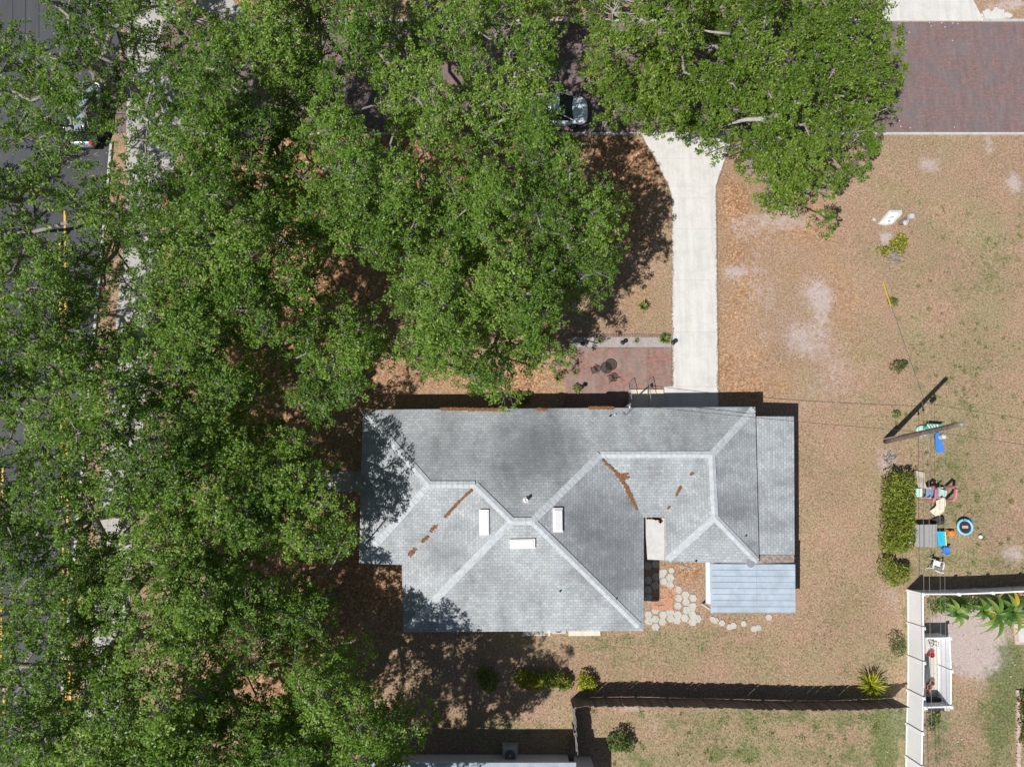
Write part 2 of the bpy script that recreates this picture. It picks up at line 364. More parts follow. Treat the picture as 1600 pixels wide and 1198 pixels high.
# ------------------------------------------------------------------ THE GROUND
def make_ground():
    x0, x1, y0, y1, st = -46., 46., -34., 46., .25
    xs = np.arange(x0, x1 + .01, st); ys = np.arange(y0, y1 + .01, st); X, Y = np.meshgrid(xs, ys)
    def blob(lst, out):
        for px, py, rx, ry, a in lst:
            c = P(px, py); sx = rx / 24.5; sy = ry / 24.5
            out += a * np.exp(-(((X - c[0]) / sx) ** 2 + ((Y - c[1]) / sy) ** 2))
        return np.clip(out, 0, 1.2)
    Z = np.zeros_like(X)
    lit = blob([(1160, 420, 60, 120, .52), (1140, 560, 40, 90, .52), (1250, 340, 90, 60, .45), (1290, 430, 60, 90, .3), (980, 240, 60, 60, 1), (970, 340, 60, 100, .9), (820, 590, 60, 40, .9),
                (450, 600, 150, 150, .9), (520, 900, 120, 120, .8), (350, 200, 150, 200, .9), (650, 250, 200, 200, .9), (420, 400, 200, 200, .8), (400, 1050, 200, 200, .6),
                (1200, 600, 60, 60, .45), (1140, 300, 30, 60, .6), (1075, 890, 30, 40, .7), (700, 590, 120, 40, .5), (1330, 730, 60, 120, .25), (1400, 10, 20, 20, .9), (1560, 20, 60, 20, .4),
                (360, 5, 60, 20, 1), (990, 480, 50, 40, .3), (1290, 900, 60, 100, .2), (1320, 480, 60, 60, .35), (760, 1110, 90, 30, .3)], Z.copy())
    sand = blob([(1280, 460, 28, 30, .85), (1250, 530, 30, 30, .75), (1145, 425, 22, 16, .8), (1240, 345, 34, 22, .6), (1450, 258, 22, 18, .8), (1585, 285, 16, 22, .9), (1545, 225, 10, 26, .7), (1200, 470, 50, 50, .42), (1300, 560, 40, 40, .42), (1270, 610, 40, 24, .36), (1180, 380, 26, 70, .4), (1350, 420, 40, 40, .3), (1240, 640, 30, 20, .3), (1430, 330, 40, 30, .25),
                 (1150, 355, 14, 22, .5), (1285, 500, 14, 34, .5), (1192, 530, 10, 14, .4), (1585, 865, 22, 16, .9), (1520, 990, 52, 44, 1.1), (1535, 1030, 36, 30, .8), (1475, 975, 22, 14, .8), (1545, 960, 40, 14, .9), (1388, 715, 18, 20, .7), (1380, 755, 10, 40, .4),
                 (1520, 1020, 50, 30, .5), (1330, 605, 40, 40, .2), (1400, 1120, 14, 40, .7), (1390, 930, 20, 30, .5), (985, 1105, 20, 10, .7), (1440, 1150, 6, 50, .6), (1560, 12, 30, 14, .7), (1590, 5, 20, 10, .8),
                 (1020, 1130, 20, 30, .35), (860, 1120, 40, 30, .35), (330, 20, 30, 12, .3), (1060, 935, 30, 20, .3), (1385, 372, 12, 14, 1), (1470, 230, 10, 30, .3), (1360, 1015, 30, 20, .3), (1200, 345, 40, 20, .35)], Z.copy())
    grn = blob([(1080, 1120, 110, 18, .4), (1140, 1175, 90, 30, .45), (1000, 1190, 40, 25, .5), (1290, 1122, 120, 20, .5), (1220, 1180, 200, 40, .16), (1390, 1140, 28, 60, .65), (1340, 1185, 60, 24, .4), (1560, 1140, 36, 80, .75),
                (1585, 1040, 20, 60, .9), (1470, 1130, 30, 60, .4), (1540, 880, 80, 22, .45), (1450, 860, 30, 40, .3), (1560, 400, 50, 60, .32), (1440, 300, 60, 60, .12), (1430, 570, 24, 60, .3), (1500, 700, 90, 90, .17),
                (1530, 600, 70, 60, .15), (960, 1000, 60, 14, .35), (1085, 995, 60, 20, .25), (1300, 215, 60, 14, .2), (1480, 218, 60, 12, .25), (1470, 780, 60, 60, .22), (830, 1140, 60, 14, .4), (760, 1140, 40, 20, .35),
                (1215, 700, 8, 60, .35), (1415, 960, 10, 60, .35), (820, 1000, 30, 8, .25), (1340, 1050, 50, 40, .15), (1570, 1080, 20, 30, .3), (1460, 1180, 20, 30, .2), (1000, 1030, 300, 40, .2), (1320, 850, 90, 200, .15), (1520, 500, 90, 200, .22), (1500, 780, 90, 100, .2)], Z.copy())
    lit = np.where(grn > .4, lit * .3, lit)
    V = np.stack([X, Y, np.zeros_like(X)], -1).reshape(-1, 3)
    u = .018 * np.sin(V[:, 0] * .9 + 1.3 * np.sin(V[:, 1] * .4)) * np.sin(V[:, 1] * .7); V[:, 2] = u - .02
    ny, nx = X.shape; i = np.arange(ny - 1)[:, None] * nx + np.arange(nx - 1)[None]; i = i.ravel()
    Q = np.stack([i, i + 1, i + nx + 1, i + nx], 1)
    # the sheet runs on to the horizon as a wide skirt
    big = [(-900, -900), (900, -900), (900, 900), (-900, 900)]; inn = [(x0, y0), (xs[-1], y0), (xs[-1], ys[-1]), (x0, ys[-1])]
    n = len(V); V = np.concatenate([V, np.array([(a, b, -.03) for a, b in big] + [(a, b, -.03) for a, b in inn])])
    Q = np.concatenate([Q, np.array([[n + k, n + (k+1) % 4, n + 4 + (k+1) % 4, n + 4 + k] for k in range(4)])])
    o = nmesh('ground', V, Q, 'ground'); tag(o, kind='structure'); me = o.data
    ca = me.attributes.new('cover', 'FLOAT_COLOR', 'POINT'); a = np.ones((len(V), 4), np.float32)
    a[:, :3] = .2; a[:n, 0] = lit.ravel(); a[:n, 1] = sand.ravel(); a[:n, 2] = grn.ravel(); ca.data.foreach_set('color', a.ravel())
    me.polygons.foreach_set('use_smooth', [True] * len(me.polygons))
    return x0, y0, st, np.stack([lit, sand, grn], -1)
GM = make_ground()
def scatter(name, n, mask, zf, size, mat, label, cat, px=(-40, 1640, -40, 1240), up=1.5, patch=0):
    x = rng.uniform(px[0], px[1], n); y = rng.uniform(px[2], px[3], n); p = PA(x, y, np.zeros(n)); X0, Y0, st, A = GM
    i = np.clip(((p[:, 0]-X0)/st).astype(int), 0, A.shape[1]-1); j = np.clip(((p[:, 1]-Y0)/st).astype(int), 0, A.shape[0]-1)
    k = rng.random(n) < np.clip(mask(A[j, i]), 0, 1)
    if patch: k &= rng.random(n) < np.clip((vnoise(p[:, 0], p[:, 1], patch, 9)*.6 + vnoise(p[:, 0], p[:, 1], patch*.3, 8)*.4 - .38)*5, .06, 1)
    for b_ in BARE: k &= ~inpoly(x, y, b_) | (rng.random(n) < .012)
    p = p[k]; p[:, 2] = zf + rng.random(len(p))*.02; V, Q = leafquads(p, size[0], size[1], up, .8)
    tag(nmesh(name, V, Q, mat, None, rng.random(len(Q))), label, cat, kind='stuff')
BARE = [[(-99, -99), (166, -99), (166, 1300), (-99, 1300)], [(-99, 34), (1700, 34), (1700, 208), (-99, 208)], [(1000, 207), (1147, 207), (1119, 290), (1122, 620), (1037, 620), (1050, 300)], [(892, 543), (1050, 543), (1050, 640), (884, 640)],
        [(1372, -99), (1520, -99), (1540, 34), (1372, 34)], [(1443, 990), (1484, 990), (1484, 1110), (1443, 1110)]]
scatter('fallen_leaves', 110000, lambda a: .05 + .85*a[:, 0], .015, (.075, .045), 'fallen', 'dry fallen leaves strewn over the yard, thickest under the trees and beside the driveway', 'leaves')
scatter('dry_grass', 150000, lambda a: .65 - .6*a[:, 0] - 1.0*a[:, 1] - .4*a[:, 2], .02, (.13, .025), 'strawgrass', 'dry straw-coloured lawn grass over the side and back yard', 'grass', up=.5, patch=1.1)
scatter('green_grass', 130000, lambda a: a[:, 2]*1.1 - .04, .03, (.12, .03), 'greengrass', 'patchy green grass in the back yards and along the fences', 'grass', up=.5, patch=2.4)

# roads, kerbs, paths ---------------------------------------------------------------
def wpoly(name, pts, z, mat, th=.06):
    b = MB(); b.prism(pts, z - th, z); return tag(b.build(name, mat), kind='structure')
XY = lambda px, py, z=0: P(px, py, z)[:2]
yk = XY(1500, 208)[1]; yt = XY(1500, 35)[1]            # south and north edge of the brick street
xr = XY(166, 300)[0]                                     # east kerb line of the asphalt road
wpoly('brick_street', [(xr + .2, yk), (60, yk), (60, yt), (xr + .2, yt)], .012, 'brickroad')
wpoly('asphalt_road', [(-62, -60), (xr, -60), (xr, 60), (-62, 60)], .008, 'asphalt')
def kerb(x0, x1, y, wd=.16, z=.11): return MB().box(((x0+x1)/2, y, -.05), (x1-x0, wd, z + .05))
xd0, xd1 = XY(1000, 208)[0], XY(1147, 208)[0]
b = kerb(xr + 1.4, xd0, yk - .08); k2 = kerb(xd1, 60, yk - .08); b.add(k2.v, k2.f); tag(b.build('south_kerb', 'kerb'), kind='structure')
x3, x4 = XY(1388, 35)[0], XY(1536, 35)[0]
b = kerb(xr + 1.4, x3, yt + .09, .18); k2 = kerb(x4, 60, yt + .09, .18); b.add(k2.v, k2.f); tag(b.build('north_kerb', 'kerb'), kind='structure')
b = MB().box((xr + .08, -16, -.05), (.16, 2*(yk - .6 + 16), .16)); b.box((xr + .08, yt + 21, -.05), (.16, 40, .16)); tag(b.build('road_kerb', 'kerb'), kind='structure')
# sidewalk beside the asphalt road
sw0, sw1 = XY(199, 300)[0], XY(252, 300)[0]
b = MB(); y = -40.
while y < yk - 1.2:
    b.box(((sw0+sw1)/2, y + .74, -.03), (sw1-sw0, 1.48, .05)); y += 1.5
y = yt + .3
while y < 46: b.box(((sw0+sw1)/2, y + .74, -.03), (sw1-sw0, 1.48, .05)); y += 1.5
tag(b.build('sidewalk', 'walk'), kind='structure')
a, c = XY(200, 270), XY(262, 275)
sheet('sidewalk_corner_ramp', [(197, 280), (262, 280), (300, 214), (250, 60), (268, -30), (200, -30)], .016, 'walk')
sheet('corner_path', [(280, -12), (330, -30), (430, 62), (360, 44)], .022, 'walk')
# driveway in slabs with joints
def slabs(name, rows, z, mat, gap=.22):
    b = MB()
    for (l0, r0, y0), (l1, r1, y1) in zip(rows[:-1], rows[1:]):
        q = [XY(l0, y0), XY(r0, y0), XY(r1, y1 - gap), XY(l1, y1 - gap)]; b.prism(q, -.04, z)
    return tag(b.build(name, mat), kind='structure')
slabs('driveway', [(1000, 1147, 207), (1024, 1133, 248), (1046, 1118, 292), (1050, 1118, 310), (1050, 1119, 358), (1050, 1120, 438), (1050, 1121, 519), (1051, 1122, 604)], .03, 'concrete')
slabs('driveway_apron', [(1037, 1122, 604), (1037, 1122, 680)], .034, 'concrete')
slabs('neighbour_driveway', [(1375, 1500, -60), (1385, 1520, 0), (1372, 1537, 33.5)], .03, 'concrete')
sheet('concrete_path', [(490, 738), (566, 736), (566, 768), (488, 770)], .02, 'walk')
sheet('patio', [(892, 543), (1049, 543), (1050, 616), (1050, 640), (880, 640), (884, 600)], .025, 'patiobrick')
sheet('gravel_strip', [(893, 525), (1049, 525), (1049, 542.5), (892, 542.5)], .018, 'gravel')
b = MB()
for i in range(36):
    p = XY(893 + i * 4.3, 525); b.box((p[0], p[1], -.03), (.1, .2, .09), rz=.1 * random.uniform(-1, 1))
tag(b.build('brick_edging', 'patiobrick'), kind='structure')
sheet('concrete_slab', [(1443, 990), (1484, 990), (1484, 1110), (1443, 1110)], .02, 'paver')
# lines on the asphalt
b = MB()
def line(b, x0, y0, x1, y1, wd=.12):
    p, q = Vector(XY(x0, y0)), Vector(XY(x1, y1)); n = (q - p).normalized(); n = Vector((-n.y, n.x)) * wd / 2
    b.prism([tuple(p - n), tuple(p + n), tuple(q + n), tuple(q - n)], .003, .014)
line(b, 101, 330, 107, 960); line(b, 93.5, 380, 99, 960)
line(b, 107, 960, 113, 1260); line(b, 99, 960, 105.5, 1260)
line(b, 1, 365, 1.5, 400); line(b, 4, 728, 4, 825); line(b, 1.5, 925, 1.5, 1040); line(b, 6, 1075, 6, 1120)
tag(b.build('road_marking', 'yellow'), kind='structure')
b = MB(); line(b, 165, 178.5, 196, 178.5, .06); line(b, 20, -60, 20, 45, .05); line(b, 40, -60, 40, 60, .05); line(b, 61, -60, 61, 60, .05)
tag(b.build('road_seam', 'trim'), kind='structure')
# hexagonal pavers behind the house
b = MB(); hexes = [(1012, 884), (1024, 881), (1034, 896), (1013, 906), (1025, 901), (1037, 908), (1013, 921), (1024, 914), (1047, 902), (1047, 914), (1013, 934), (1059, 921), (1071, 929), (1060, 934), (1072, 940), (1083, 934), (1059, 946), (1047, 956), (1073, 953), (1081, 948),
    (1082, 960), (1013, 960), (1024, 967), (1036, 960), (1048, 966), (1059, 960), (1070, 965), (1082, 971), (1024, 979), (1090, 966), (1024, 953), (1058, 969), (1035, 971), (1014, 970), (1038, 893), (1049, 891), (1084, 946), (1113, 967), (1118, 969), (1128, 973), (1140, 979), (1146, 977), (1162, 974), (1178, 982), (1185, 980), (1201, 964)]
for i, (px, py) in enumerate(hexes):
    c = XY(px, py); r = (.262 if i < 34 else .2)*random.uniform(.88, 1); a0 = random.uniform(-.08, .08)
    b.prism([(c[0] + r*math.cos(a0 + k*math.pi/3), c[1] + r*math.sin(a0 + k*math.pi/3)) for k in range(6)], -.03, .02 + .008 * random.random())
tag(b.build('paving', 'paver'), kind='structure')
b = MB()
for i in range(1500):
    px, py = random.uniform(1018, 1056), random.uniform(918, 953)
    if not (px > 1033 or py > 935) or vnoise(np.array([px]), np.array([py]), 6, 2)[0] < .3: continue
    c = XY(px, py); b.box((c[0], c[1], 0), (random.uniform(.04, .1), .05, random.uniform(.02, .045)), rz=random.uniform(0, 3))
tag(b.build('stone_chips', 'chip'), kind='stuff', label='pinkish broken brick chips filling the gap between the hexagonal pavers', cat='gravel')

# ------------------------------------------------------------------ THE HOUSE
ZE = 2.75; SL = .33; PXM = 26.0
def uvmesh(name, faces, mat, parent, th=.12):
    """roof planes: faces = lists of 3-D points; uv runs along the eave (u) and up the slope (v) in metres"""
    me = bpy.data.meshes.new(name); vs = []; fs = []; uvs = []; o = wloc(parent)
    for f in faces:
        f = [Vector(p) for p in f]; n = len(f)
        nrm = Vector((0, 0, 0))
        for i in range(n): nrm += f[i].cross(f[(i+1) % n])
        if nrm.z < 0: f = f[::-1]; nrm = -nrm
        nrm.normalize(); down = Vector((nrm.x, nrm.y, 0)); down = down.normalized() if down.length > .02 else Vector((1, 0, 0))
        u = Vector((-down.y, down.x, 0)); v = nrm.cross(u).normalized(); k = len(vs)
        vs += [p - o for p in f]; fs.append(tuple(range(k, k+n))); uvs += [(p.dot(u), p.dot(v)) for p in f]
    me.from_pydata(vs, [], fs); uvl = me.uv_layers.new(name='UVMap')
    for i, q in enumerate(uvs): uvl.data[i].uv = q
    me.update(); ob = finish(me, name, mat, parent); return ob
hx, hy, _ = P(870, 810)
house = empty('house', (hx, hy, 0), 'grey-shingled hip-roofed house with three white skylights at the end of the driveway', 'house')
def E(px, py): return P(px, py, ZE)
def RZ(px, py, d): return P(px, py, ZE + SL * d / PXM)
A1, A2, A3, A4 = E(567, 640), E(1180, 635.5), E(1186, 880), E(1040, 877)
A5, A6, A7, A8, A9, A10 = E(1040, 808), E(1006, 808), E(1006, 985), E(630, 987), E(628, 882), E(561, 880)
R1, R2 = RZ(671, 757, 118), RZ(742, 757, 118)
C1, C2 = RZ(800, 814, 177), RZ(832, 814, 177)
G1, G2, G3 = RZ(938, 710, 74), RZ(1112, 710, 74), RZ(1117, 808, 72)
roof = uvmesh('roof', [[A1, A2, G2, G1, C2, C1, R2, R1], [A1, R1, A10], [A10, R1, R2, A9], [A9, R2, C1, A8], [A8, C1, C2, A7], [A7, C2, G1, A6],
                       [A6, G1, G2, A5], [A5, G2, G3, A4], [A4, G3, A3], [A3, G3, G2, A2]], 'shingle', house)
# soffit and fascia below the roof planes
out = [A1, A2, A3, A4, A5, A6, A7, A8, A9, A10]
MB().prism([p[:2] for p in out], ZE - .16, ZE - .02).build('fascia', 'fascia', house)
def inset(poly, d):
    n = len(poly); res = []
    ar = sum(poly[i][0]*poly[(i+1) % n][1] - poly[(i+1) % n][0]*poly[i][1] for i in range(n)); s = 1 if ar > 0 else -1
    for i in range(n):
        p, q, r = Vector(poly[i-1][:2]), Vector(poly[i][:2]), Vector(poly[(i+1) % n][:2]); a = (q-p).normalized(); b_ = (r-q).normalized()
        na = Vector((-a.y, a.x)) * s; nb = Vector((-b_.y, b_.x)) * s; m = na + nb; m /= max(.3, 1 + na.dot(nb)); res.append(tuple(q + m * d))
    return res
wl = inset(out, .5); MB().prism(wl, 0, ZE - .165).build('wall', 'wall', house)
# ridge and hip caps
def cap(b, p, q, wd=.2):
    p, q = Vector(p), Vector(q)
    if abs(p.z - ZE) < .01: p = p.lerp(q, .045)
    if abs(q.z - ZE) < .01: q = q.lerp(p, .045)
    d = (q-p).normalized(); s = d.cross(Vector((0, 0, 1))).normalized() * wd
    n = max(1, int((q-p).length / .28)); dz = Vector((0, 0, SL * wd * .82 - .045)); up = Vector((0, 0, .055))
    for i in range(n):
        a = p + (q-p)*(i/n); c = p + (q-p)*((i+1)/n) ; l = Vector((0, 0, .015))
        b.add([a + s - dz, a + up, a - s - dz, c + s - dz + l, c + up + l, c - s - dz + l], [(0, 1, 4, 3), (1, 2, 5, 4)])
b = MB()
for p, q in ((A1, R1), (A10, R1), (R1, R2), (R2, C1), (C1, C2), (C1, A8), (C2, A7), (C2, G1), (G1, G2), (G2, A2), (G2, G3), (G3, A4), (G3, A3)): cap(b, p, q)
b.build('ridge_cap', 'ridge', house, rec=False)
# windows and doors on the walls (seen from lower viewpoints)
def wallpiece(name, i, t, wd, z0, z1, mat, parent=house, sub=None):
    p, q = Vector(wl[i]), Vector(wl[(i+1) % len(wl)]); d = (q-p).normalized(); c = p + (q-p)*t; b = MB()
    b.box((c.x, c.y, z0), (wd, .06, z1-z0), rz=math.atan2(d.y, d.x)); f = b.build(name, 'whitepaint', parent)
    g = MB().box((c.x, c.y, z0+.08), (wd-.16, .09, z1-z0-.16), rz=math.atan2(d.y, d.x)).build(sub or 'pane', mat, f); return f
for t in (.1, .22, .35, .5, .82): wallpiece('window', 0, t, 1.3, .95, 2.1, 'glass')
wallpiece('door', 0, .685, 1.0, .02, 2.08, 'trim', sub='door_panel')
for t in (.2, .4, .75): wallpiece('window', 6, t, 1.4, 1.0, 2.1, 'glass')
for t in (.3, .7): wallpiece('window', 9, t, 1.2, 1.0, 2.1, 'glass')
# skylights
def plane_z(px, py, tri):
    # point on a roof plane through three points that shows at px, py
    a, b_, c = (Vector(t) for t in tri); n = (b_-a).cross(c-a); o = Vector((0, 0, H)); g = Vector(P(px, py, 0)) - o
    t = n.dot(a - o) / n.dot(g); return o + g*t
def skylight(corners, tri, yaw):
    pts = [plane_z(px, py, tri) for px, py in corners]; b = MB(); up = Vector((0, 0, 1))
    n = (Vector(tri[1])-Vector(tri[0])).cross(Vector(tri[2])-Vector(tri[0])).normalized(); n = n if n.z > 0 else -n
    vs = [p - n*.02 for p in pts] + [p + n*.15 for p in pts]; b.add(vs, [(0, 1, 5, 4), (1, 2, 6, 5), (2, 3, 7, 6), (3, 0, 4, 7), (4, 5, 6, 7)])
    f = b.build('skylight', 'whitepaint', house); c = sum(pts, Vector((0, 0, 0))) / 4; d = MB()
    lo = [c + (p-c)*.9 + n*.152 for p in pts]; mi = [c + (p-c)*.8 + n*.2 for p in pts]
    d.add(lo + mi, [(0, 1, 5, 4), (1, 2, 6, 5), (2, 3, 7, 6), (3, 0, 4, 7), (4, 5, 6, 7)]); d.build('dome', 'skylight', f)
skylight([(750.5, 796), (765, 796), (765.5, 835), (751, 835.5)], (A9, R2, C1), 0)
skylight([(863.5, 793), (877.5, 793), (878, 831), (864, 831.5)], (A7, C2, G1), 0)
skylight([(797, 841), (836, 840), (836, 855), (797, 855.5)], (A8, C1, C2), 0)
# vents
def pipe(px, py, tri, r, h, mat='whitepaint', fl=True):
    p = plane_z(px, py, tri); b = MB().lathe((p.x, p.y, p.z - .1), [(r, 0), (r, h + .1), (r*.7, h + .1), (r*.7, h)], 12)
    o = b.build('vent_pipe', mat, house)
    if fl: MB().lathe((p.x, p.y, p.z - .02), [(r*2.2, -.05), (r*2.1, .03), (r*1.1, .08)], 14).build('flashing', 'flatroof', o)
pipe(822, 781, (A1, A2, C1), .09, .38); pipe(875, 923, (A8, C1, C2), .05, .14, 'black', False); pipe(963, 935, (A7, C2, A6), .035, .1, 'black', False)
pipe(953, 650, (A1, A2, C1), .05, .12, 'black', False); pipe(961, 648, (A1, A2, C1), .05, .1, 'whitepaint', False)
pipe(1165, 837, (A3, G3, G2), .04, .12, 'black', False); pipe(1087, 876, (A4, G3, A3), .05, .12, 'black', False)
# leaf litter caught in the valleys and along the eave
def litter(path, tri, wds, name='leaf_litter', n=None):
    b = MB(); L = []
    for (a, c), (w0, w1) in zip(zip(path[:-1], path[1:]), zip(wds[:-1], wds[1:])):
        d = math.hypot(c[0]-a[0], c[1]-a[1]); k = int(d * 4)
        for i in range(k):
            t = random.random(); wd = w0 + (w1-w0)*t; L.append((a[0] + (c[0]-a[0])*t + random.gauss(0, wd*.55), a[1] + (c[1]-a[1])*t + abs(random.gauss(0, wd*.5))*random.choice((-.6, .8))))
    for px, py in L:
        zs = [plane_z(px, py, t) for t in (tri if isinstance(tri[0][0], (tuple, list, Vector)) else [tri])]; p = max(zs, key=lambda v: v.z)
        b.box((p.x, p.y, p.z + .005), (random.uniform(.05, .13), random.uniform(.05, .1), random.uniform(.01, .04)), rz=random.uniform(0, 3))
    return b
b = litter([(941, 717), (963, 738), (977, 758), (985, 774), (995, 795)], [(A6, G1, A7), (G1, G2, A5)], [1, 2.2, 2.5, 3, 1])
k = litter([(968, 742), (981, 740)], [(A6, G1, A7), (G1, G2, A5)], [4, 1]); b.add(k.v, k.f)
k = litter([(970, 745), (980, 745)], [(A6, G1, A7), (G1, G2, A5)], [5, 3]); b.add(k.v, k.f)
for a_, c_, wd in (((738, 764), (719, 782), 1.4), ((719, 782), (695, 807), 1.8), ((681, 820), (674, 829), 2.4), ((668, 836), (660, 846), 2.6), ((648, 856), (640, 868), 3)):
    k = litter([a_, c_], [(A10, R1, R2), (A9, R2, C1)], [wd, wd]); b.add(k.v, k.f)
for a_, c_, wd in (((1083, 738), (1079, 741), 1.2), ((1064, 759), (1057, 773), 1.2), ((1046, 791), (1044, 794), .8)):
    k = litter([a_, c_], [(G1, G2, A5), (G2, G3, A5)], [wd, wd]); b.add(k.v, k.f)
for a_, c_, wd in (((690, 638.5), (784, 640), 2.2), ((840, 639), (853, 640), 2.5), ((920, 637), (958, 637), 2.)):
    k = litter([a_, c_], (A1, A2, C1), [wd, wd]); b.add(k.v, k.f); k = litter([a_, c_], (A1, A2, C1), [wd, wd]); b.add(k.v, k.f)
b.build('leaf_litter', 'litterbrown', house, rec=False)
# small low flat roof in the courtyard corner
q = [XY(1010, 807, 2.42), XY(1038.5, 809, 2.42), XY(1038.5, 875, 2.42), XY(1012, 874, 2.42)]
q[0] = XY(1007, 807, 2.42); MB().prism(q, 2.3, [2.45, 2.45, 2.36, 2.36]).build('flat_roof', 'flatroof', house)
b = MB()
for i in range(70):
    t = random.random(); px = 1012 + 22*t + random.uniform(-2, 2); py = 808.5 + 2.5*t + random.uniform(-1, 1.5) + (5*(t > .8)*random.random()); p = P(px, py, 2.46)
    b.box(p, (.1, .07, .03), rz=random.uniform(0, 3))
b.build('leaf_litter', 'litterbrown', house, rec=False)
# east lean-to roof
q = [P(1182.5, 650.5, 2.5), P(1240.5, 650.5, 2.32), P(1241.5, 866, 2.32), P(1185, 866, 2.5)]
uvmesh('porch_roof', [q], 'shingle', house); MB().prism([p[:2] for p in q], 2.2, [2.47, 2.29, 2.29, 2.47]).build('porch_fascia', 'fascia', house)
q2 = [P(1185.5, 866.5, 2.46), P(1241, 866.5, 2.33), P(1241, 881, 2.33), P(1186, 881, 2.46)]
MB().prism([p[:2] for p in q2], 2.2, [2.46, 2.33, 2.33, 2.46]).build('roof_patch', 'moss', house)
wq = inset([q[0], q[1], q2[2], q2[3]], .15); MB().prism(wq, 0, 2.2).build('porch_wall', 'wallwhite', house)
# pale metal awning with standing seams
am = [P(1109, 880, 2.5), P(1242.5, 881, 2.5), P(1243, 957.5, 2.3), P(1110.5, 957.5, 2.3)]
aw = MB().prism([p[:2] for p in am], [2.44, 2.44, 2.24, 2.24], [2.5, 2.5, 2.3, 2.3]).build('awning_roof', 'metalroof', house)
b = MB()
for i in range(9):
    t = i / 8; a = Vector(am[0]).lerp(Vector(am[3]), t*.985 + .01); c = Vector(am[1]).lerp(Vector(am[2]), t*.985 + .01)
    b.tube([a + Vector((.1, 0, .02)), c + Vector((-.02, 0, .012))], .013, 4)
a = Vector(am[0]).lerp(Vector(am[1]), .54); c = Vector(am[3]).lerp(Vector(am[2]), .54); b.tube([a + Vector((0, 0, .01)), c + Vector((0, 0, .01))], .015, 4)
b.build('seam', 'metalroof', aw)
MB().prism([XY(1103, 877, 2.3), XY(1109.5, 877, 2.3), XY(1110, 944, 2.3), XY(1103.5, 942, 2.3)], 2.15, 2.3).build('awning_beam', 'whitepaint', house)
for px, py in ((1113, 953), (1176, 953), (1238, 953)):
    p = P(px, py, 2.2); MB().box((p[0], p[1], 0), (.1, .1, 2.25)).build('awning_post', 'whitepaint', house)
MB().tube([P(1056, 880, 2.6), P(1068, 884, 2.55), P(1082, 888, 2.5)], .05, 8).build('downspout', 'steel', house)
MB().lathe(P(1172, 879, 2.75), [(.02, 0), (.22, .06), (.25, .1)], 14).build('floodlight', 'steel', house)
# slabs and front steps
for x0, x1 in ((817, 860), (888, 938)):
    a = XY(x0, 975); c = XY(x1, 992.5); MB().prism([(a[0], a[1]), (c[0], a[1]), c, (a[0], c[1])], -.02, .08).build('concrete_pad', 'cream', house)
st = [XY(982, 609), XY(1036, 609), XY(1036, 650), XY(982, 650)]
MB().prism(st, 0, .17).prism([(st[0][0]+.05, st[0][1]-.35), (st[1][0], st[1][1]-.35), st[2], (st[3][0]+.05, st[3][1])], .172, .36).build('front_step', 'cream', house)
# handrails
for i, (tx, ty, bx) in enumerate(((984, 596, 981), (1014, 594, 1011))):
    p0 = Vector(P(tx, ty, .85)); p1 = Vector(P(tx + 4, 632, 1.3)); off = Vector((.0, 0, 0)); b = MB()
    g0 = Vector((p0.x, p0.y, .02)); g1 = Vector((p1.x, p1.y, .3))
    b.tube([g0, p0, p1, g1], .022, 6); b.tube([g0.lerp(p0, .2), g1.lerp(p1, .15)], .015, 5)
    for k in range(1, 9):
        t = k / 9; b.tube([(g0.lerp(p0, .2)).lerp(g1.lerp(p1, .15), t), p0.lerp(p1, t)], .009, 4)
    o = b.build('handrail', 'steel', house)
# electric mast on the north eave
mp = Vector(P(982, 634, 3.1)); b = MB(); b.tube([(mp.x, mp.y + .05, 1.2), (mp.x, mp.y + .05, 3.75)], .045, 8); b.tube([(mp.x, mp.y + .05, 3.75), (mp.x - .05, mp.y - .1, 3.88), (mp.x-.05, mp.y - .22, 3.8)], .06, 8)
mast = b.build('service_mast', 'steel', house)
MB().tube([(mp.x + .02, mp.y, 3.5), (mp.x + .02, mp.y - .35, 3.3), (mp.x - .2, mp.y - .55, 3.05), (mp.x - .35, mp.y - .4, 3.0)], .02, 5).build('drip_loop', 'wire', mast)

# ------------------------------------------------------------------ NEIGHBOUR'S BUILDING, bottom edge
nz = 2.25; nb0 = P(900, 1191, nz); nbx0 = P(560, 1192, nz)[0]
ny0 = nb0[1]; nxe = nb0[0]
nb = empty('neighbour_house', (nxe - 5, ny0 - 4, 0), 'low building with a pale blue-grey roof edge at the bottom of the photo', 'house')
uvmesh('roof', [[(nbx0, ny0, nz), (nxe, ny0, nz), (nxe, ny0 - 5, nz + 1.2), (nbx0, ny0 - 5, nz + 1.2)], [(nbx0, ny0 - 10, nz), (nxe, ny0 - 10, nz), (nxe, ny0 - 5, nz + 1.2), (nbx0, ny0 - 5, nz + 1.2)]], 'metalroof', nb)
MB().prism([(nbx0, ny0), (nxe, ny0), (nxe, ny0-10), (nbx0, ny0-10)], nz - .16, nz - .02).build('fascia', 'whitepaint', nb)
MB().prism([(nbx0+.3, ny0-.35), (nxe-.3, ny0-.35), (nxe-.3, ny0-9.7), (nbx0+.3, ny0-9.7)], 0, nz - .165).build('wall', 'wallwhite', nb)
a = (nxe + .05, ny0 - .45); MB().prism([a, (a[0] + 1.0, a[1]), (a[0] + 1.0, a[1]-8), (a[0], a[1]-8)], 0, 2.2).build('lean_to', 'wallwhite', nb)

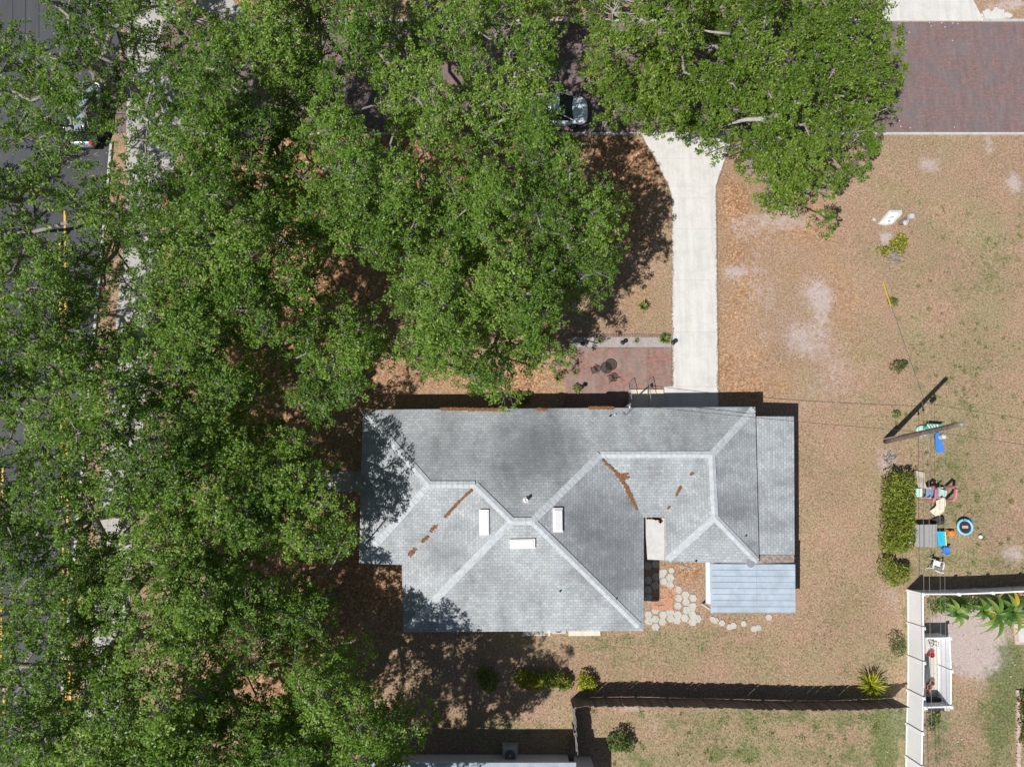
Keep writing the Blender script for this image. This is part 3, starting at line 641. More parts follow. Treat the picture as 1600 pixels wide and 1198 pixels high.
def ac_unit(px, py, label, z=0):
    p = P(px, py, z + .75); r = empty('air_conditioner', (p[0], p[1], z), label, 'air conditioner', 'outdoor air conditioner units')
    MB().box((p[0], p[1], 0), (.95, .95, .07)).build('pad', 'paver', r)
    MB().box((p[0], p[1], .07), (.78, .78, .68)).build('casing', 'acgrey', r)
    MB().lathe((p[0], p[1], .752), [(.31, 0), (.31, .012), (.04, .05)], 24).build('fan', 'black', r)
    b = MB(); [b.ring((p[0], p[1], .80), .06 + .05*k, .006, 24, 4) for k in range(6)]
    for k in range(8): a = k*math.pi/4; b.tube([(p[0], p[1], .8), (p[0]+.33*math.cos(a), p[1]+.33*math.sin(a), .8)], .006, 4)
    MB_ = b.build('grille', 'steel', r); MB().lathe((p[0], p[1], .8), [(.06, 0), (.05, .02)], 12).build('hub', 'steel', r)
ac_unit(873, 979, 'grey air conditioner peeking out from under the south eave of the shingled house')
ac_unit(797, 1180, 'grey air conditioner in the shade at the wall of the low neighbouring building')

# ------------------------------------------------------------------ FENCES
FH = 1.83; VH = 1.68
def vinyl_run(tops, label, close=False, fh=VH):
    pts = [Vector(P(px, py, fh)) for px, py in tops]; o = empty('vinyl_fence', (pts[0].x, pts[0].y, 0), label, 'fence', 'white vinyl fences')
    for i, p in enumerate(pts):
        if i == 0 and close: continue
        b = MB().box((p.x, p.y, 0), (.13, .13, fh + .06)); po = b.build('post', 'vinyl', o)
        c = MB(); c.add([(p.x + a*.085, p.y + d*.085, fh + .062) for a, d in ((-1, -1), (1, -1), (1, 1), (-1, 1))] + [(p.x + a*.085, p.y + d*.085, fh + .09) for a, d in ((-1, -1), (1, -1), (1, 1), (-1, 1))] + [(p.x, p.y, fh + .15)],
              [(3, 2, 1, 0), (0, 1, 5, 4), (1, 2, 6, 5), (2, 3, 7, 6), (3, 0, 4, 7), (4, 5, 8), (5, 6, 8), (6, 7, 8), (7, 4, 8)]).build('post_cap', 'vinyl', po)
    for p, q in zip(pts[:-1], pts[1:]):
        d = (q-p); L = d.length; d.normalize(); a = math.atan2(d.y, d.x); m = (p+q)/2; b = MB(); n = int(L / .16)
        for k in range(n):
            c = p + d * (.09 + (L - .18) * (k + .5)/n); b.box((c.x, c.y, .12), ((L-.18)/n + .001, .038 if k % 2 else .040, fh - .24), rz=a)
        b.build('panel', 'vinyl', o)
        [MB().box((m.x, m.y, zz), (L - .14, .075, .1), rz=a).build('rail', 'vinyl', o) for zz in (fh - .12, .04)]
vinyl_run([(1442.5, 928), (1443, 981), (1443.5, 1035), (1443, 1090), (1441.5, 1145), (1440.5, 1198), (1440, 1252)], 'long white vinyl privacy fence running from the toys down to the bottom edge')
vinyl_run([(1442.5, 928), (1498, 928), (1551, 926), (1604, 923.5), (1657, 921), (1710, 918)], 'white vinyl fence running right from the corner behind the banana plants', True)
vinyl_run([(1446, 997), (1484, 996.5), (1486.5, 1048), (1486, 1104), (1446, 1105)], 'small white vinyl enclosure around the storage nook', True, 1.3)
def wood_run(tops, label, mat, axis):
    pts = [Vector(P(px, py, FH)) for px, py in tops]; o = empty('wooden_fence', (pts[0].x, pts[0].y, 0), label, 'fence', 'weathered wooden fences')
    for p, q in zip(pts[:-1], pts[1:]):
        d = q-p; L = d.length; d.normalize(); a = math.atan2(d.y, d.x); n = int(L / .145); b = MB(); s = Vector((-d.y, d.x, 0))
        for k in range(n):
            c = p + d*L*(k + .5)/n + s*random.uniform(-.012, .012); b.box((c.x, c.y, .03), (L/n + .002, .022 + .003*(k % 2), FH - .03 + random.uniform(-.06, .05)), rz=a, rx=random.uniform(-.018, .018))
        b.build('board_panel', mat, o)
        m = (p+q)/2 - s*.04
        [MB().box((m.x, m.y, zz), (L, .04, .09), rz=a).build('rail', 'postwood', o) for zz in (1.45, .35)]
        c = p - s*.07; MB().box((c.x, c.y, 0), (.09, .09, FH - .03)).build('post', 'postwood', o)
wt = [(899, 1104), (950, 1103.5), (1000, 1103.5), (1052, 1104.5), (1104, 1105.5), (1156, 1107), (1208, 1108.5), (1260, 1109.5), (1312, 1109.5), (1364, 1108), (1421, 1105.5)]
wood_run(wt, 'long weathered wooden board fence between the lawn and the green back yard', 'fencewood', 0)
wood_run([(898.5, 1108), (900.5, 1146), (903, 1186)], 'short weathered wooden fence section running down to the low neighbouring building', 'fencewoody', 1)

# ------------------------------------------------------------------ UTILITY POLE AND WIRES
pb = Vector(P(1384, 689, 0)); pt = Vector(P(1503, 662, 7.7)); pole = empty('utility_pole', tuple(pb), 'tall leaning brown wooden utility pole beside the hedge and the toys', 'utility pole')
def pp(t): return pb.lerp(pt, t)
MB().tube([pp(i/8) for i in range(9)], [.17 - .006*i for i in range(9)], 14).build('pole', 'polewood', pole, smooth=True)
MB().tube([pp(0) + Vector((-.14, .12, 0)), pp(.22) + Vector((-.14, .12, 0))], .04, 6).build('conduit', 'steel', pole)
MB().lathe(tuple(pp(1)), [(.1, -.02), (.13, .02), (.03, .16)], 10).build('pole_cap', 'steel', pole)
frs = [(.54, -.12), (.60, .12), (.75, -.1), (.79, .14)]
for f, dx in frs:
    p = pp(f); b = MB().box((p.x + dx*.3, p.y - .22, p.z - .03), (.07, .34, .06)).lathe((p.x + dx*.3, p.y - .42, p.z - .07), [(.04, 0), (.06, .04), (.04, .08), (.06, .12), (.03, .16)], 10); b.build('insulator', 'steel', pole)
p = pp(.8); MB().lathe((p.x, p.y - .45, p.z - .45), [(.1, 0), (.14, .05), (.14, .4), (.05, .5)], 14).build('transformer', 'flatroof', pole)
def wire(name, a, c, sag, label, group=None, r=.014, n=18, mat='wiregrey'):
    a, c = Vector(a), Vector(c); pts = [a.lerp(c, i/n) - Vector((0, 0, 4*sag*(i/n)*(1-i/n))) for i in range(n+1)]
    return tag(MB().tube(pts, r, 5).build(name, mat), label, 'cable', group)
nm = ['lowest of the overhead cables running down the photo from the utility pole', 'second lowest overhead cable running down the photo from the utility pole',
      'third overhead cable down the photo, further right over the toys', 'rightmost overhead cable running down the photo from the utility pole']
for k, (f, dx) in enumerate(frs):
    p = pp(f); e = P([1441, 1449, 1465, 1472][k], 1215, p.z); wire('overhead_wire', (p.x + dx*.3, p.y - .42, p.z), (e[0], e[1] - 6, p.z), .25, nm[k], None, .012 if k < 2 else .009)
wire('service_wire', (mp.x + .03, mp.y, 3.6), tuple(pp(.56)), .45, 'black cable strung from the roof mast to the utility pole', None, .014, 26, 'wire')
wire('side_wire', tuple(pp(.62)), (42, pp(.62).y - 2.4, 4.6), .5, 'cable leaving the utility pole to the right edge', None, .012, 18, 'wire')
ga = Vector(P(1380, 441, .0)); gb = pp(.64); wire('guy_wire', ga, gb, 0, 'thin steel guy wire slanting from the yellow guard to the utility pole', None, .01, 4, 'steel')
d = (gb-ga).normalized(); g = MB().tube([ga, ga + d*2.0], .045, 8).build('guy_wire_guard', 'guard'); tag(g, 'yellow plastic guard tube leaning up from the lawn around the guy wire', 'guard')

# ------------------------------------------------------------------ PARKED CARS
def make_car(name, mat, loc, rz, label, L=4.7, W=1.88, rails=True):
    """built pointing along +X, then the whole car is turned"""
    o = empty(name, loc, label, 'car', 'cars parked under the trees'); o.rotation_euler.z = 0
    h = L/2; hw = W/2
    # x, half width, bottom z, side z, centre top z
    st = [(-h, .72, .42, .72, .76), (-h+.10, .84, .3, .88, .93), (-h+.5, .93, .25, .98, 1.02), (-h+1.2, .98, .22, 1.0, 1.04), (0, 1.0, .2, .98, 1.02), (h-1.5, 1.0, .22, .96, 1.02), (h-.9, .98, .25, .9, 1.0), (h-.4, .92, .28, .8, .92), (h-.12, .78, .3, .68, .78), (h, .62, .4, .58, .62)]
    vs = []; k = 0
    for x, wf, z0, z1, z2 in st:
        a = hw*wf
        ring = [(-a*.85, z0), (-a*.98, z0+.1), (-a, (z0+z1)/2), (-a*.96, z1-.05), (-a*.86, z1), (-a*.45, z2-.01), (0, z2), (a*.45, z2-.01), (a*.86, z1), (a*.96, z1-.05), (a, (z0+z1)/2), (a*.98, z0+.1), (a*.85, z0)]
        vs += [(loc[0] + x, loc[1] + y, loc[2] + z) for y, z in ring]; k = len(ring)
    n = len(st); fs = [(i*k + j, i*k + (j+1) % k, (i+1)*k + (j+1) % k, (i+1)*k + j) for i in range(n-1) for j in range(k)] + [tuple(range(k)), tuple(range((n-1)*k, n*k))[::-1]]
    body = MB().add(vs, fs).build('body', mat, o, smooth=True)
    body.modifiers.new('s', 'SUBSURF').levels = 1; body.modifiers['s'].render_levels = 1
    # glasshouse
    g = [(-h+.22, .74, 1.0), (-h+.62, .74, 1.52), (.55, .74, 1.6), (1.25, .78, 1.0)]
    b = MB(); vs = []
    for x, wf, z in [(-h+.2, .85, .95), (-h+.68, .72, 1.58), (-.2, .74, 1.64), (.45, .72, 1.58), (1.35, .84, .95)]: 
        vs += [(loc[0]+x, loc[1]-hw*.9 if z > 1.2 else loc[1]-hw*.92, loc[2]+.94), (loc[0]+x, loc[1]-hw*wf, loc[2]+z), (loc[0]+x, loc[1]+hw*wf, loc[2]+z), (loc[0]+x, loc[1]+hw*.92, loc[2]+.94)]
    fs = [(i*4 + j, i*4 + j+1, i*4 + 5+j, i*4 + 4+j) for i in range(4) for j in range(3)]
    b.add(vs, fs).build('windows', 'carglass', o)
    MB().add([(loc[0]+x, loc[1]+s*hw*wf, loc[2]+z) for x, wf, z in [(-h+.6, .72, 1.6), (-.2, .74, 1.665), (.42, .72, 1.61)] for s in (-1, -.5, .5, 1)] , [(i*4+j, i*4+j+1, i*4+5+j, i*4+4+j) for i in range(2) for j in range(3)]).build('roof', mat, o, smooth=True)
    for s in (-1, 1):
        for x0, x1 in ((1.32, .42), (-.25, -.28), (-1.15, -1.12), (-h+.22, -h+.62)): MB().tube([(loc[0]+x0, loc[1]+s*hw*.87, loc[2]+.97), (loc[0]+x1, loc[1]+s*hw*.74, loc[2]+1.6)], .035, 5).build('pillar', mat, o)
        if rails: MB().tube([(loc[0]-h+.75, loc[1]+s*hw*.66, loc[2]+1.64), (loc[0]-h+.9, loc[1]+s*hw*.66, loc[2]+1.71), (loc[0]+.2, loc[1]+s*hw*.66, loc[2]+1.71), (loc[0]+.3, loc[1]+s*hw*.66, loc[2]+1.64)], .025, 6).build('roof_rail', 'steel', o)
        MB().box((loc[0]+.95, loc[1]+s*(hw+.1), loc[2]+.98), (.14, .2, .15)).build('mirror', mat, o)
        MB().box((loc[0]+h-.42, loc[1]+s*hw*.74, loc[2]+.68), (.42, .22, .12), rz=-s*.5).build('headlight', 'skylight', o)
        MB().box((loc[0]-h+.1, loc[1]+s*hw*.8, loc[2]+.72), (.16, .2, .26), rz=s*.4).build('tail_light', 'red', o)
        for x in (-h+.95, h-.95):
            c = (loc[0]+x, loc[1]+s*(hw-.1), loc[2]+.34); wl_ = MB().ring(c, .25, .1, 24, 8, 'Y').build('wheel', 'tyre', o, smooth=True)
            b = MB().ring((c[0], c[1]+s*.06, c[2]), .17, .02, 20, 5, 'Y')
            for q in range(5): a = q*2*math.pi/5; b.tube([(c[0], c[1]+s*.06, c[2]), (c[0]+.17*math.cos(a), c[1]+s*.06, c[2]+.17*math.sin(a))], .025, 5)
            b.build('rim', 'rim', wl_)
    MB().box((loc[0]+h-.06, loc[1], loc[2]+.42), (.14, W*.6, .2)).build('grille', 'trim', o)
    MB().box((loc[0]-h+.02, loc[1], loc[2]+.42), (.12, W*.8, .16)).build('rear_bumper', 'trim', o)
    MB().box((loc[0]-h+.0, loc[1], loc[2]+.7), (.03, .4, .13)).build('number_plate', 'whitepaint', o)
    o.rotation_euler.z = rz; return o
c = P(142, 185); c = (c[0], c[1], .01); make_car('parked_car', 'carsilver', c, R(90), 'silver-grey estate car with dark rear window parked on the asphalt road')
c = P(862, 181); c = (c[0], c[1], .012); make_car('parked_car', 'carwhite', c, 0, 'pale blue SUV parked on the brick street, only its bonnet clear of leaves', 4.7, 1.95)

# ------------------------------------------------------------------ PATIO FURNITURE AND GARDEN LIGHTS
def chair(px, py, rz, label):
    x, y, _ = P(px, py, .45); o = empty('bistro_chair', (x, y, 0), label, 'chair', 'black bistro chairs')
    f = lambda a, b_, z: (x + a*math.cos(rz) - b_*math.sin(rz), y + a*math.sin(rz) + b_*math.cos(rz), z)
    b = MB().ring((x, y, .45), .2, .014, 18, 5)
    for k in range(-3, 4): d = .19*math.sqrt(1-(k/3.6)**2); b.tube([f(k*.055, -d, .45), f(k*.055, d, .45)], .012, 4)
    for k in range(-2, 3): d = .19*math.sqrt(1-(k/3.)**2); b.tube([f(-d, k*.07, .452), f(d, k*.07, .452)], .01, 4)
    b.build('seat', 'darkiron', o)
    for s in (-1, 1):
        MB().tube([f(.16, s*.15, .44), f(.22, s*.2, .02)], .013, 5).build('leg', 'darkiron', o)
        MB().tube([f(-.16, s*.15, .44), f(-.24, s*.2, .02)], .013, 5).build('leg', 'darkiron', o)
    b = MB(); pts = [f(-.19, -.17, .45), f(-.24, -.2, .7), f(-.28, -.1, .88), f(-.29, 0, .92), f(-.28, .1, .88), f(-.24, .2, .7), f(-.19, .17, .45)]; b.tube(pts, .014, 5)
    for k in range(-2, 3): b.tube([f(-.2, k*.05, .46), f(-.28, k*.05, .87)], .009, 4)
    b.build('backrest', 'darkiron', o)
x, y, _ = P(948, 574, .72); t = empty('bistro_table', (x, y, 0), 'round black wrought-iron table on the brick patio between two chairs', 'table')
b = MB().ring((x, y, .72), .36, .018, 28, 5)
for k in range(-5, 6): d = .355*math.sqrt(1-(k/5.6)**2); b.tube([(x + k*.062, y - d, .72), (x + k*.062, y + d, .72)], .015, 4); b.tube([(x - d, y + k*.062, .723), (x + d, y + k*.062, .723)], .015, 4)
b.build('tabletop', 'darkiron', t)
for k in range(3): a = k*2.094 + .4; MB().tube([(x + .08*math.cos(a), y + .08*math.sin(a), .7), (x + .1*math.cos(a), y + .1*math.sin(a), .3), (x + .28*math.cos(a), y + .28*math.sin(a), .03)], .015, 5).build('leg', 'darkiron', t)
chair(929.5, 578, R(-170+180), 'black iron chair on the patio, left of the round table'); chair(956, 590, R(105), 'black iron chair on the patio, below the round table')
def path_light(px, py, label):
    x, y, _ = P(px, py, .55); o = empty('path_light', (x, y, 0), label, 'garden light', 'black garden lights around the patio')
    MB().tube([(x, y, 0), (x, y, .5)], .022, 6).build('stem', 'black', o); MB().lathe((x, y, .42), [(.06, 0), (.075, .05), (.075, .12)], 14).build('lens', 'flatroof', o)
    MB().lathe((x, y, .54), [(.15, 0), (.14, .03), (.03, .1)], 18).build('lamp_shade', 'black', o)
path_light(911, 537, 'black garden light at the left end of the gravel strip, by the leaves'); path_light(973, 535, 'black garden light in the middle of the gravel strip')
path_light(1052, 535, 'black garden light at the edge of the driveway beside a grass clump'); path_light(909, 604, 'black garden light at the lower left corner of the brick patio')

# ------------------------------------------------------------------ PLANTS
def leafy(name, cells, mat, label, cat, group=None, size=(.13, .07), dens=420, stems=True, up=.6, fl=None):
    """cells: (px, py, radius m, height m); leaf-covered domes on stems"""
    x0, y0, _ = P(cells[0][0], cells[0][1]); o = empty(name, (x0, y0, 0), label, cat, group); Cs = []; p0 = []; p1 = []
    for px, py, r, h in cells:
        c = np.array(P(px, py)); n = int(dens * r * r * 3); a = rng.random(n)*2*math.pi; rr = r*np.sqrt(rng.random(n)); th = rr/r
        z = h*np.sqrt(np.clip(1-th**2*.85, 0, 1))*(.45 + .55*rng.random(n)**.4); lump = 1 + .25*np.sin(a*3 + px)*np.cos(a*5 + py)
        pts = np.stack([c[0] + rr*lump*np.cos(a), c[1] + rr*lump*np.sin(a), z*(.85 + .25*rng.random(n))], -1); Cs.append(pts)
        m = max(5, int(14*r)); i = rng.integers(0, n, m); p0.append(np.repeat(c[None] + np.array([[0, 0, 0.]]), m, 0) + rng.normal(size=(m, 3))*[.06*r, .06*r, 0]); p1.append(pts[i])
    C = np.concatenate(Cs); V, Q = leafquads(C, size[0], size[1], up); nmesh('leaves', V, Q, mat, o, rng.random(len(Q)))
    if stems: V, Q = tubes(np.concatenate(p0), np.concatenate(p1), np.full(len(np.concatenate(p0)), .014), np.full(len(np.concatenate(p0)), .005)); nmesh('stem', V, Q, 'bark', o)
    if fl:
        i = rng.integers(0, len(C), fl); V, Q = leafquads(C[i] + [0, 0, .05], .12, .1, 1.2); nmesh('flower', V, Q, 'redflower', o, rng.random(len(Q)))
    return o
def tuft(name, px, py, r, h, n, mat, label, cat, wd=.02, group=None, droop=.5):
    x, y, _ = P(px, py); o = empty(name, (x, y, 0), label, cat, group); Vs = []; Qs = []; k = 0; T = []
    for i in range(n):
        a = random.uniform(0, 2*math.pi); out = r*random.uniform(.35, 1.05); hh = h*random.uniform(.5, 1); d = np.array([math.cos(a), math.sin(a), 0]); s = np.array([-d[1], d[0], 0])*wd*random.uniform(.7, 1.3)
        t = random.random()
        for q in range(5):
            u = q/4; c = np.array([x, y, 0]) + d*out*u + np.array([0, 0, hh*(math.sin(u*math.pi*.62))*(1 - droop*.3*u)]) + d*.03
            w_ = (1 - u**2)*.9 + .1; Vs += [c - s*w_, c + s*w_]
            if q: Qs.append([k + 2*q - 2, k + 2*q - 1, k + 2*q + 1, k + 2*q]); T.append(t)
        k += 10
    nmesh('leaves', np.array(Vs), np.array(Qs), mat, o, np.array(T)); MB().lathe((x, y, 0), [(.05, -.02), (.04, .06), (.01, .1)], 8).build('stem', 'bark', o); return o
tuft('ornamental_grass', 937, 533, .28, .4, 90, 'grass', 'pale grass clump in the gravel strip, between two garden lights', 'grass clump', .012)
tuft('ornamental_grass', 994, 533, .2, .3, 60, 'grass', 'small pale grass clump in the gravel strip, nearer the driveway', 'grass clump', .012)
tuft('ornamental_grass', 1037, 531, .42, .5, 170, 'shrub', 'bright green grass clump at the driveway edge of the gravel strip', 'grass clump', .016)
tuft('ornamental_grass', 899, 582, .25, .35, 70, 'grass', 'pale grass clump on the left edge of the brick patio', 'grass clump', .012)
tuft('yucca', 1356, 1068, .95, .95, 150, 'croton', 'large spiky yellow-green yucca on the lawn beside the long wooden fence', 'yucca', .04)
tuft('small_palm', 1004, 480, .42, .6, 40, 'grass', 'small sparse palm seedling in the front yard beside the driveway', 'palm', .04)
tuft('weed_clump', 871, 592, .4, .7, 60, 'grass', 'tall loose weed clump in the bed left of the patio', 'plant', .014)
leafy('garden_plant', [(901, 607, .28, .4)], 'shrub', 'low green plant in the bed beside the corner garden light', 'plant')
leafy('garden_plant', [(820, 622, .42, .5), (806, 617, .3, .4)], 'shrub', 'low green plant against the front wall, left of the brick patio', 'plant')
leafy('croton_bush', [(1402, 382, .45, .8), (1396, 390, .5, .9), (1376, 395, .35, .7), (1404, 374, .3, .6)], 'croton', 'yellow-leaved croton bush with bare grey twigs below the white boat', 'shrub', None, (.2, .07), 260)
leafy('shrub', [(1392, 474, .3, .4), (1395, 470, .22, .35)], 'shrub', 'small green shrub at the foot of the yellow guard', 'shrub', None, (.12, .06))
leafy('shrub', [(1399, 574, .45, .6), (1408, 570, .3, .45)], 'darkshrub', 'loose dark green shrub on the lawn above the utility pole shadow', 'shrub', None, (.16, .06), 240)
leafy('shrub', [(1398, 648, .26, .45)], 'shrub', 'tiny bright green shrub beside the shadow of the pole', 'shrub', None, (.12, .06))
leafy('hedge', [(1385 + dx, 752 + dy, .62, 1.5 + .2*random.random()) for dx in (0, 17) for dy in range(0, 104, 13)] + [(1380, 852, .5, 1.1), (1402, 850, .45, 1.)], 'hedge', 'long yellow-green hedge beside the toys', 'hedge', None, (.22, .06), 330, up=.4)
leafy('shrub', [(1380, 885, .6, 1.2), (1398, 895, .6, 1.1), (1386, 902, .5, 1.), (1404, 888, .4, 1.)], 'hedge', 'yellow-green shrub just below the hedge', 'shrub', None, (.22, .06), 330, up=.4)
leafy('shrub', [(1397, 1002, .55, .7), (1400, 1015, .4, .5)], 'darkshrub', 'loose green shrub on the lawn beside the long white fence', 'shrub', None, (.16, .05), 260)
leafy('shrub', [(762, 1058, .6, .9), (768, 1066, .4, .7), (756, 1052, .4, .8)], 'shrub', 'round green shrub in the half shade, leftmost in the back lawn row', 'shrub', None, (.16, .08), 380)
for i, (px, py, lb) in enumerate(((818, 1058, 'yellow-green croton at the left end of the clipped row'), (836, 1060, 'yellow-green croton, second in the clipped row'), (855, 1058, 'darker green croton, third in the clipped row'), (878, 1061, 'reddish-green croton at the right end of the clipped row'))):
    leafy('croton_shrub', [(px, py, .5, .85), (px + 6, py + 4, .4, .7), (px - 6, py - 3, .4, .8)], 'croton' if i < 2 else 'hedge', lb, 'shrub', 'crotons in a row on the back lawn', (.2, .07), 330)
leafy('croton_shrub', [(915, 1060, .5, .85), (922, 1066, .4, .7), (908, 1066, .35, .6)], 'croton', 'croton standing apart at the corner of the wooden fence', 'shrub', 'crotons in a row on the back lawn', (.2, .07), 330)
leafy('shrub', [(966, 1152, .6, 1.1), (978, 1160, .45, .8), (956, 1158, .4, .7)], 'darkshrub', 'dark leafy shrub inside the back yard near the wooden fence corner', 'shrub', None, (.2, .08), 260)
leafy('shrub', [(1456, 1118, .4, .6), (1450, 1132, .3, .5)], 'darkshrub', 'dark green weeds at the foot of the white fence below the enclosure', 'plant', None, (.16, .06), 260)
leafy('flower_bed', [(1601, 1090, .5, .5), (1600, 1110, .45, .5), (1602, 1130, .5, .5), (1600, 1150, .45, .45)], 'darkshrub', 'low dark plants with red flowers in the stone-edged bed at the right edge', 'flower bed', None, (.16, .08), 300, fl=50)
leafy('ground_plant', [(1460, 944, .5, .5), (1475, 942, .5, .6), (1490, 945, .4, .5), (1510, 943, .5, .7), (1528, 942, .4, .5), (1550, 940, .5, .5), (1575, 938, .5, .6), (1500, 941, .4, .6)], 'banana', 'low leafy bedding plants along the inside of the right-hand white fence', 'plant', None, (.26, .07), 210)
# grass creeping over the driveway edges
def fringe():
    L = []
    for (x0, y0), (x1, y1) in (((1050, 310), (1051, 604)), ((1119, 300), (1122, 616)), ((1000, 209), (1049, 306)), ((1147, 209), (1119, 292)), ((1150, 209), (1600, 209)), ((893, 524), (1049, 524))):
        n = int(math.hypot(x1-x0, y1-y0)*5); t = rng.random(n); off = rng.normal(size=n)*.9 + 1.6*(vnoise(x0 + (x1-x0)*t, y0 + (y1-y0)*t, 9, 5) - .5); k = rng.random(n) < .75
        nx, ny = (y1-y0), -(x1-x0); l = math.hypot(nx, ny); L.append(PA((x0 + (x1-x0)*t + off*nx/l)[k], (y0 + (y1-y0)*t + off*ny/l)[k], np.full(k.sum(), .05)))
    return leafquads(np.concatenate(L), .1, .03, .6)
V, Q = fringe(); tag(nmesh('edge_grass', V, Q, 'strawgrass', None, rng.random(len(Q))), 'dry grass creeping over the edges of the driveway and the street kerb', 'grass', kind='stuff')
# little weeds dotted over the right-hand lawns
def weeds():
    c = []; 
    for _ in range(150):
        px, py = (random.uniform(1400, 1600), random.uniform(300, 900)) if random.random() < .75 else (random.uniform(920, 1410), random.uniform(1110, 1198))
        if 1370 < px < 1490 and 735 < py < 900: continue
        c.append((P(px, py), random.uniform(.05, .17)))
    C = np.concatenate([np.array(p)[None] + rng.normal(size=(int(260*r_), 3))*[r_*.6, r_*.6, 0] + rng.random((int(260*r_), 1))*[0, 0, .06] for p, r_ in c]); V, Q = leafquads(C, .09, .04, .8); return V, Q
V, Q = weeds(); tag(nmesh('lawn_weeds', V, Q, 'grass', None, rng.random(len(Q))), 'small dark green weeds dotted over the lawns', 'weeds', kind='stuff')
# dead twigs
def twigs(px, py, r, n, label):
    x, y, _ = P(px, py); p0 = []; p1 = []
    o = empty('dead_shrub', (x, y, 0), label, 'dead shrub')
    for i in range(n):
        a = random.uniform(0, 6.28); b_ = np.array([x, y, 0]); e = b_ + np.array([math.cos(a)*r*random.uniform(.3, 1), math.sin(a)*r*random.uniform(.3, 1), random.uniform(.2, .8)*r]); m = (b_ + e)/2 + rng.normal(size=3)*.08
        p0 += [b_, m, m]; p1 += [m, e, m + (e-m)*.7 + rng.normal(size=3)*.15]
    n3 = len(p0); V, Q = tubes(np.array(p0), np.array(p1), np.full(n3, .014), np.full(n3, .006)); nmesh('twigs', V, Q, 'twig', o)
twigs(1394, 404, .7, 40, 'tangle of bare grey twigs in the lower half of the yellow croton bush'); twigs(1387, 718, .5, 30, 'bare grey-brown dead shrub between the pole base and the hedge')
# banana plants: broad arching leaves
def banana(px, py, n, r, label, yellow=0):
    x, y, _ = P(px, py); o = empty('banana_plant', (x, y, 0), label, 'banana plant', 'banana plants by the white fence'); MB().tube([(x, y, 0), (x+.03, y, .5), (x, y+.02, 1.0)], [.09, .075, .05], 8).build('stem', 'banana', o)
    for i in range(n):
        a = i*2.4 + px; d = np.array([math.cos(a), math.sin(a), 0]); s = np.array([-d[1], d[0], 0]); L = r*random.uniform(.75, 1.1); Vs = []; Qs = []
        for q in range(9):
            u = q/8; c = np.array([x, y, .95]) + d*L*u + np.array([0, 0, .45*math.sin(u*2.6) - .5*u*u]); w_ = .125*math.sin(min(1, u*1.1 + .08)*math.pi)**.6 + .01
            Vs += [c - s*w_ + [0, 0, .05], c, c + s*w_ + [0, 0, .05]]
            if q: k = 3*q; Qs += [[k-3, k-2, k+1, k], [k-2, k-1, k+2, k+1]]
        nmesh('leaf', np.array(Vs), np.array(Qs), 'yleaf' if i < yellow else 'banana', o, np.full(len(Qs), random.random()))
banana(1543, 956, 10, 1.45, 'banana plant with wide green leaves over the gravel bed'); banana(1566, 950, 10, 1.35, 'banana plant with a yellow leaf lying toward the gravel', 1)
banana(1598, 952, 10, 1.4, 'banana plant at the right edge by the fence'); banana(1479, 952, 9, .9, 'small banana plant near the fence corner')
banana(1520, 948, 8, .9, 'small banana plant between the larger ones and the corner', 1)

# ------------------------------------------------------------------ OBJECTS IN THE SIDE YARD
# overturned white dinghy hull and timber piece near the street tree
x, y, _ = P(1390, 341, .2); o = empty('small_boat', (x, y, 0), 'upturned white fibreglass boat on the lawn near the yellow croton bush', 'boat')
hull = [(1371.5, 350), (1388, 329.5), (1407, 329.5), (1407.5, 336), (1394, 350), (1384, 352)]
lo = [XY(px, py, .02) for px, py in hull]; cx_, cy_ = x, y; mid = [(cx_ + (p[0]-cx_)*.96, cy_ + (p[1]-cy_)*.96) for p in lo]; tp = [(cx_ + (p[0]-cx_)*.6, cy_ + (p[1]-cy_)*.6) for p in lo]
b = MB(); n = 6; b.add([(*p, .02) for p in lo] + [(*p, .22) for p in mid] + [(*p, .34) for p in tp], [(i, (i+1) % n, n + (i+1) % n, n + i) for i in range(n)] + [(n+i, n + (i+1) % n, 2*n + (i+1) % n, 2*n + i) for i in range(n)] + [tuple(range(2*n, 3*n))])
b.build('hull', 'whitepaint', o); MB().tube([(*p, .04) for p in lo + lo[:1]], .03, 6).build('gunwale', 'flatroof', o)
MB().box((*XY(1388.5, 346, .3), .33), (.16, .08, .02)).box((*XY(1393, 340, .3), .34), (.25, .05, .02), .2).build('fitting', 'steel', o)
b = MB(); b.prism([XY(1403.5, 347), XY(1421, 334), XY(1428, 335), XY(1424, 342), XY(1411, 352.5), XY(1405, 352.5)], 0, .12); t = b.build('timber_base', 'polewood'); tag(t, 'dark brown timber board lying on the lawn beside the white boat', 'board')
b = MB().box((*XY(1424, 338, .3), .125), (.3, .3, .25)); t = b.build('utility_box', 'flatroof'); tag(t, 'small grey square box standing on the end of the dark board', 'box')
p = XY(1416, 347, .2); b = MB().lathe((p[0], p[1], .0), [(.16, 0), (.2, .05), (.17, .15), (.08, .2)], 9).lathe((p[0]+.15, p[1]+.12, 0), [(.1, 0), (.14, .06), (.06, .16)], 8); tag(b.build('white_rock', 'paver'), 'whitish rock beside the dark timber board', 'rock')
p = XY(1367, 342, .1); tag(MB().lathe((p[0], p[1], 0), [(.12, 0), (.14, .05), (.05, .12)], 8).build('small_rock', 'paver'), 'small whitish rock off the left tip of the white boat', 'rock')
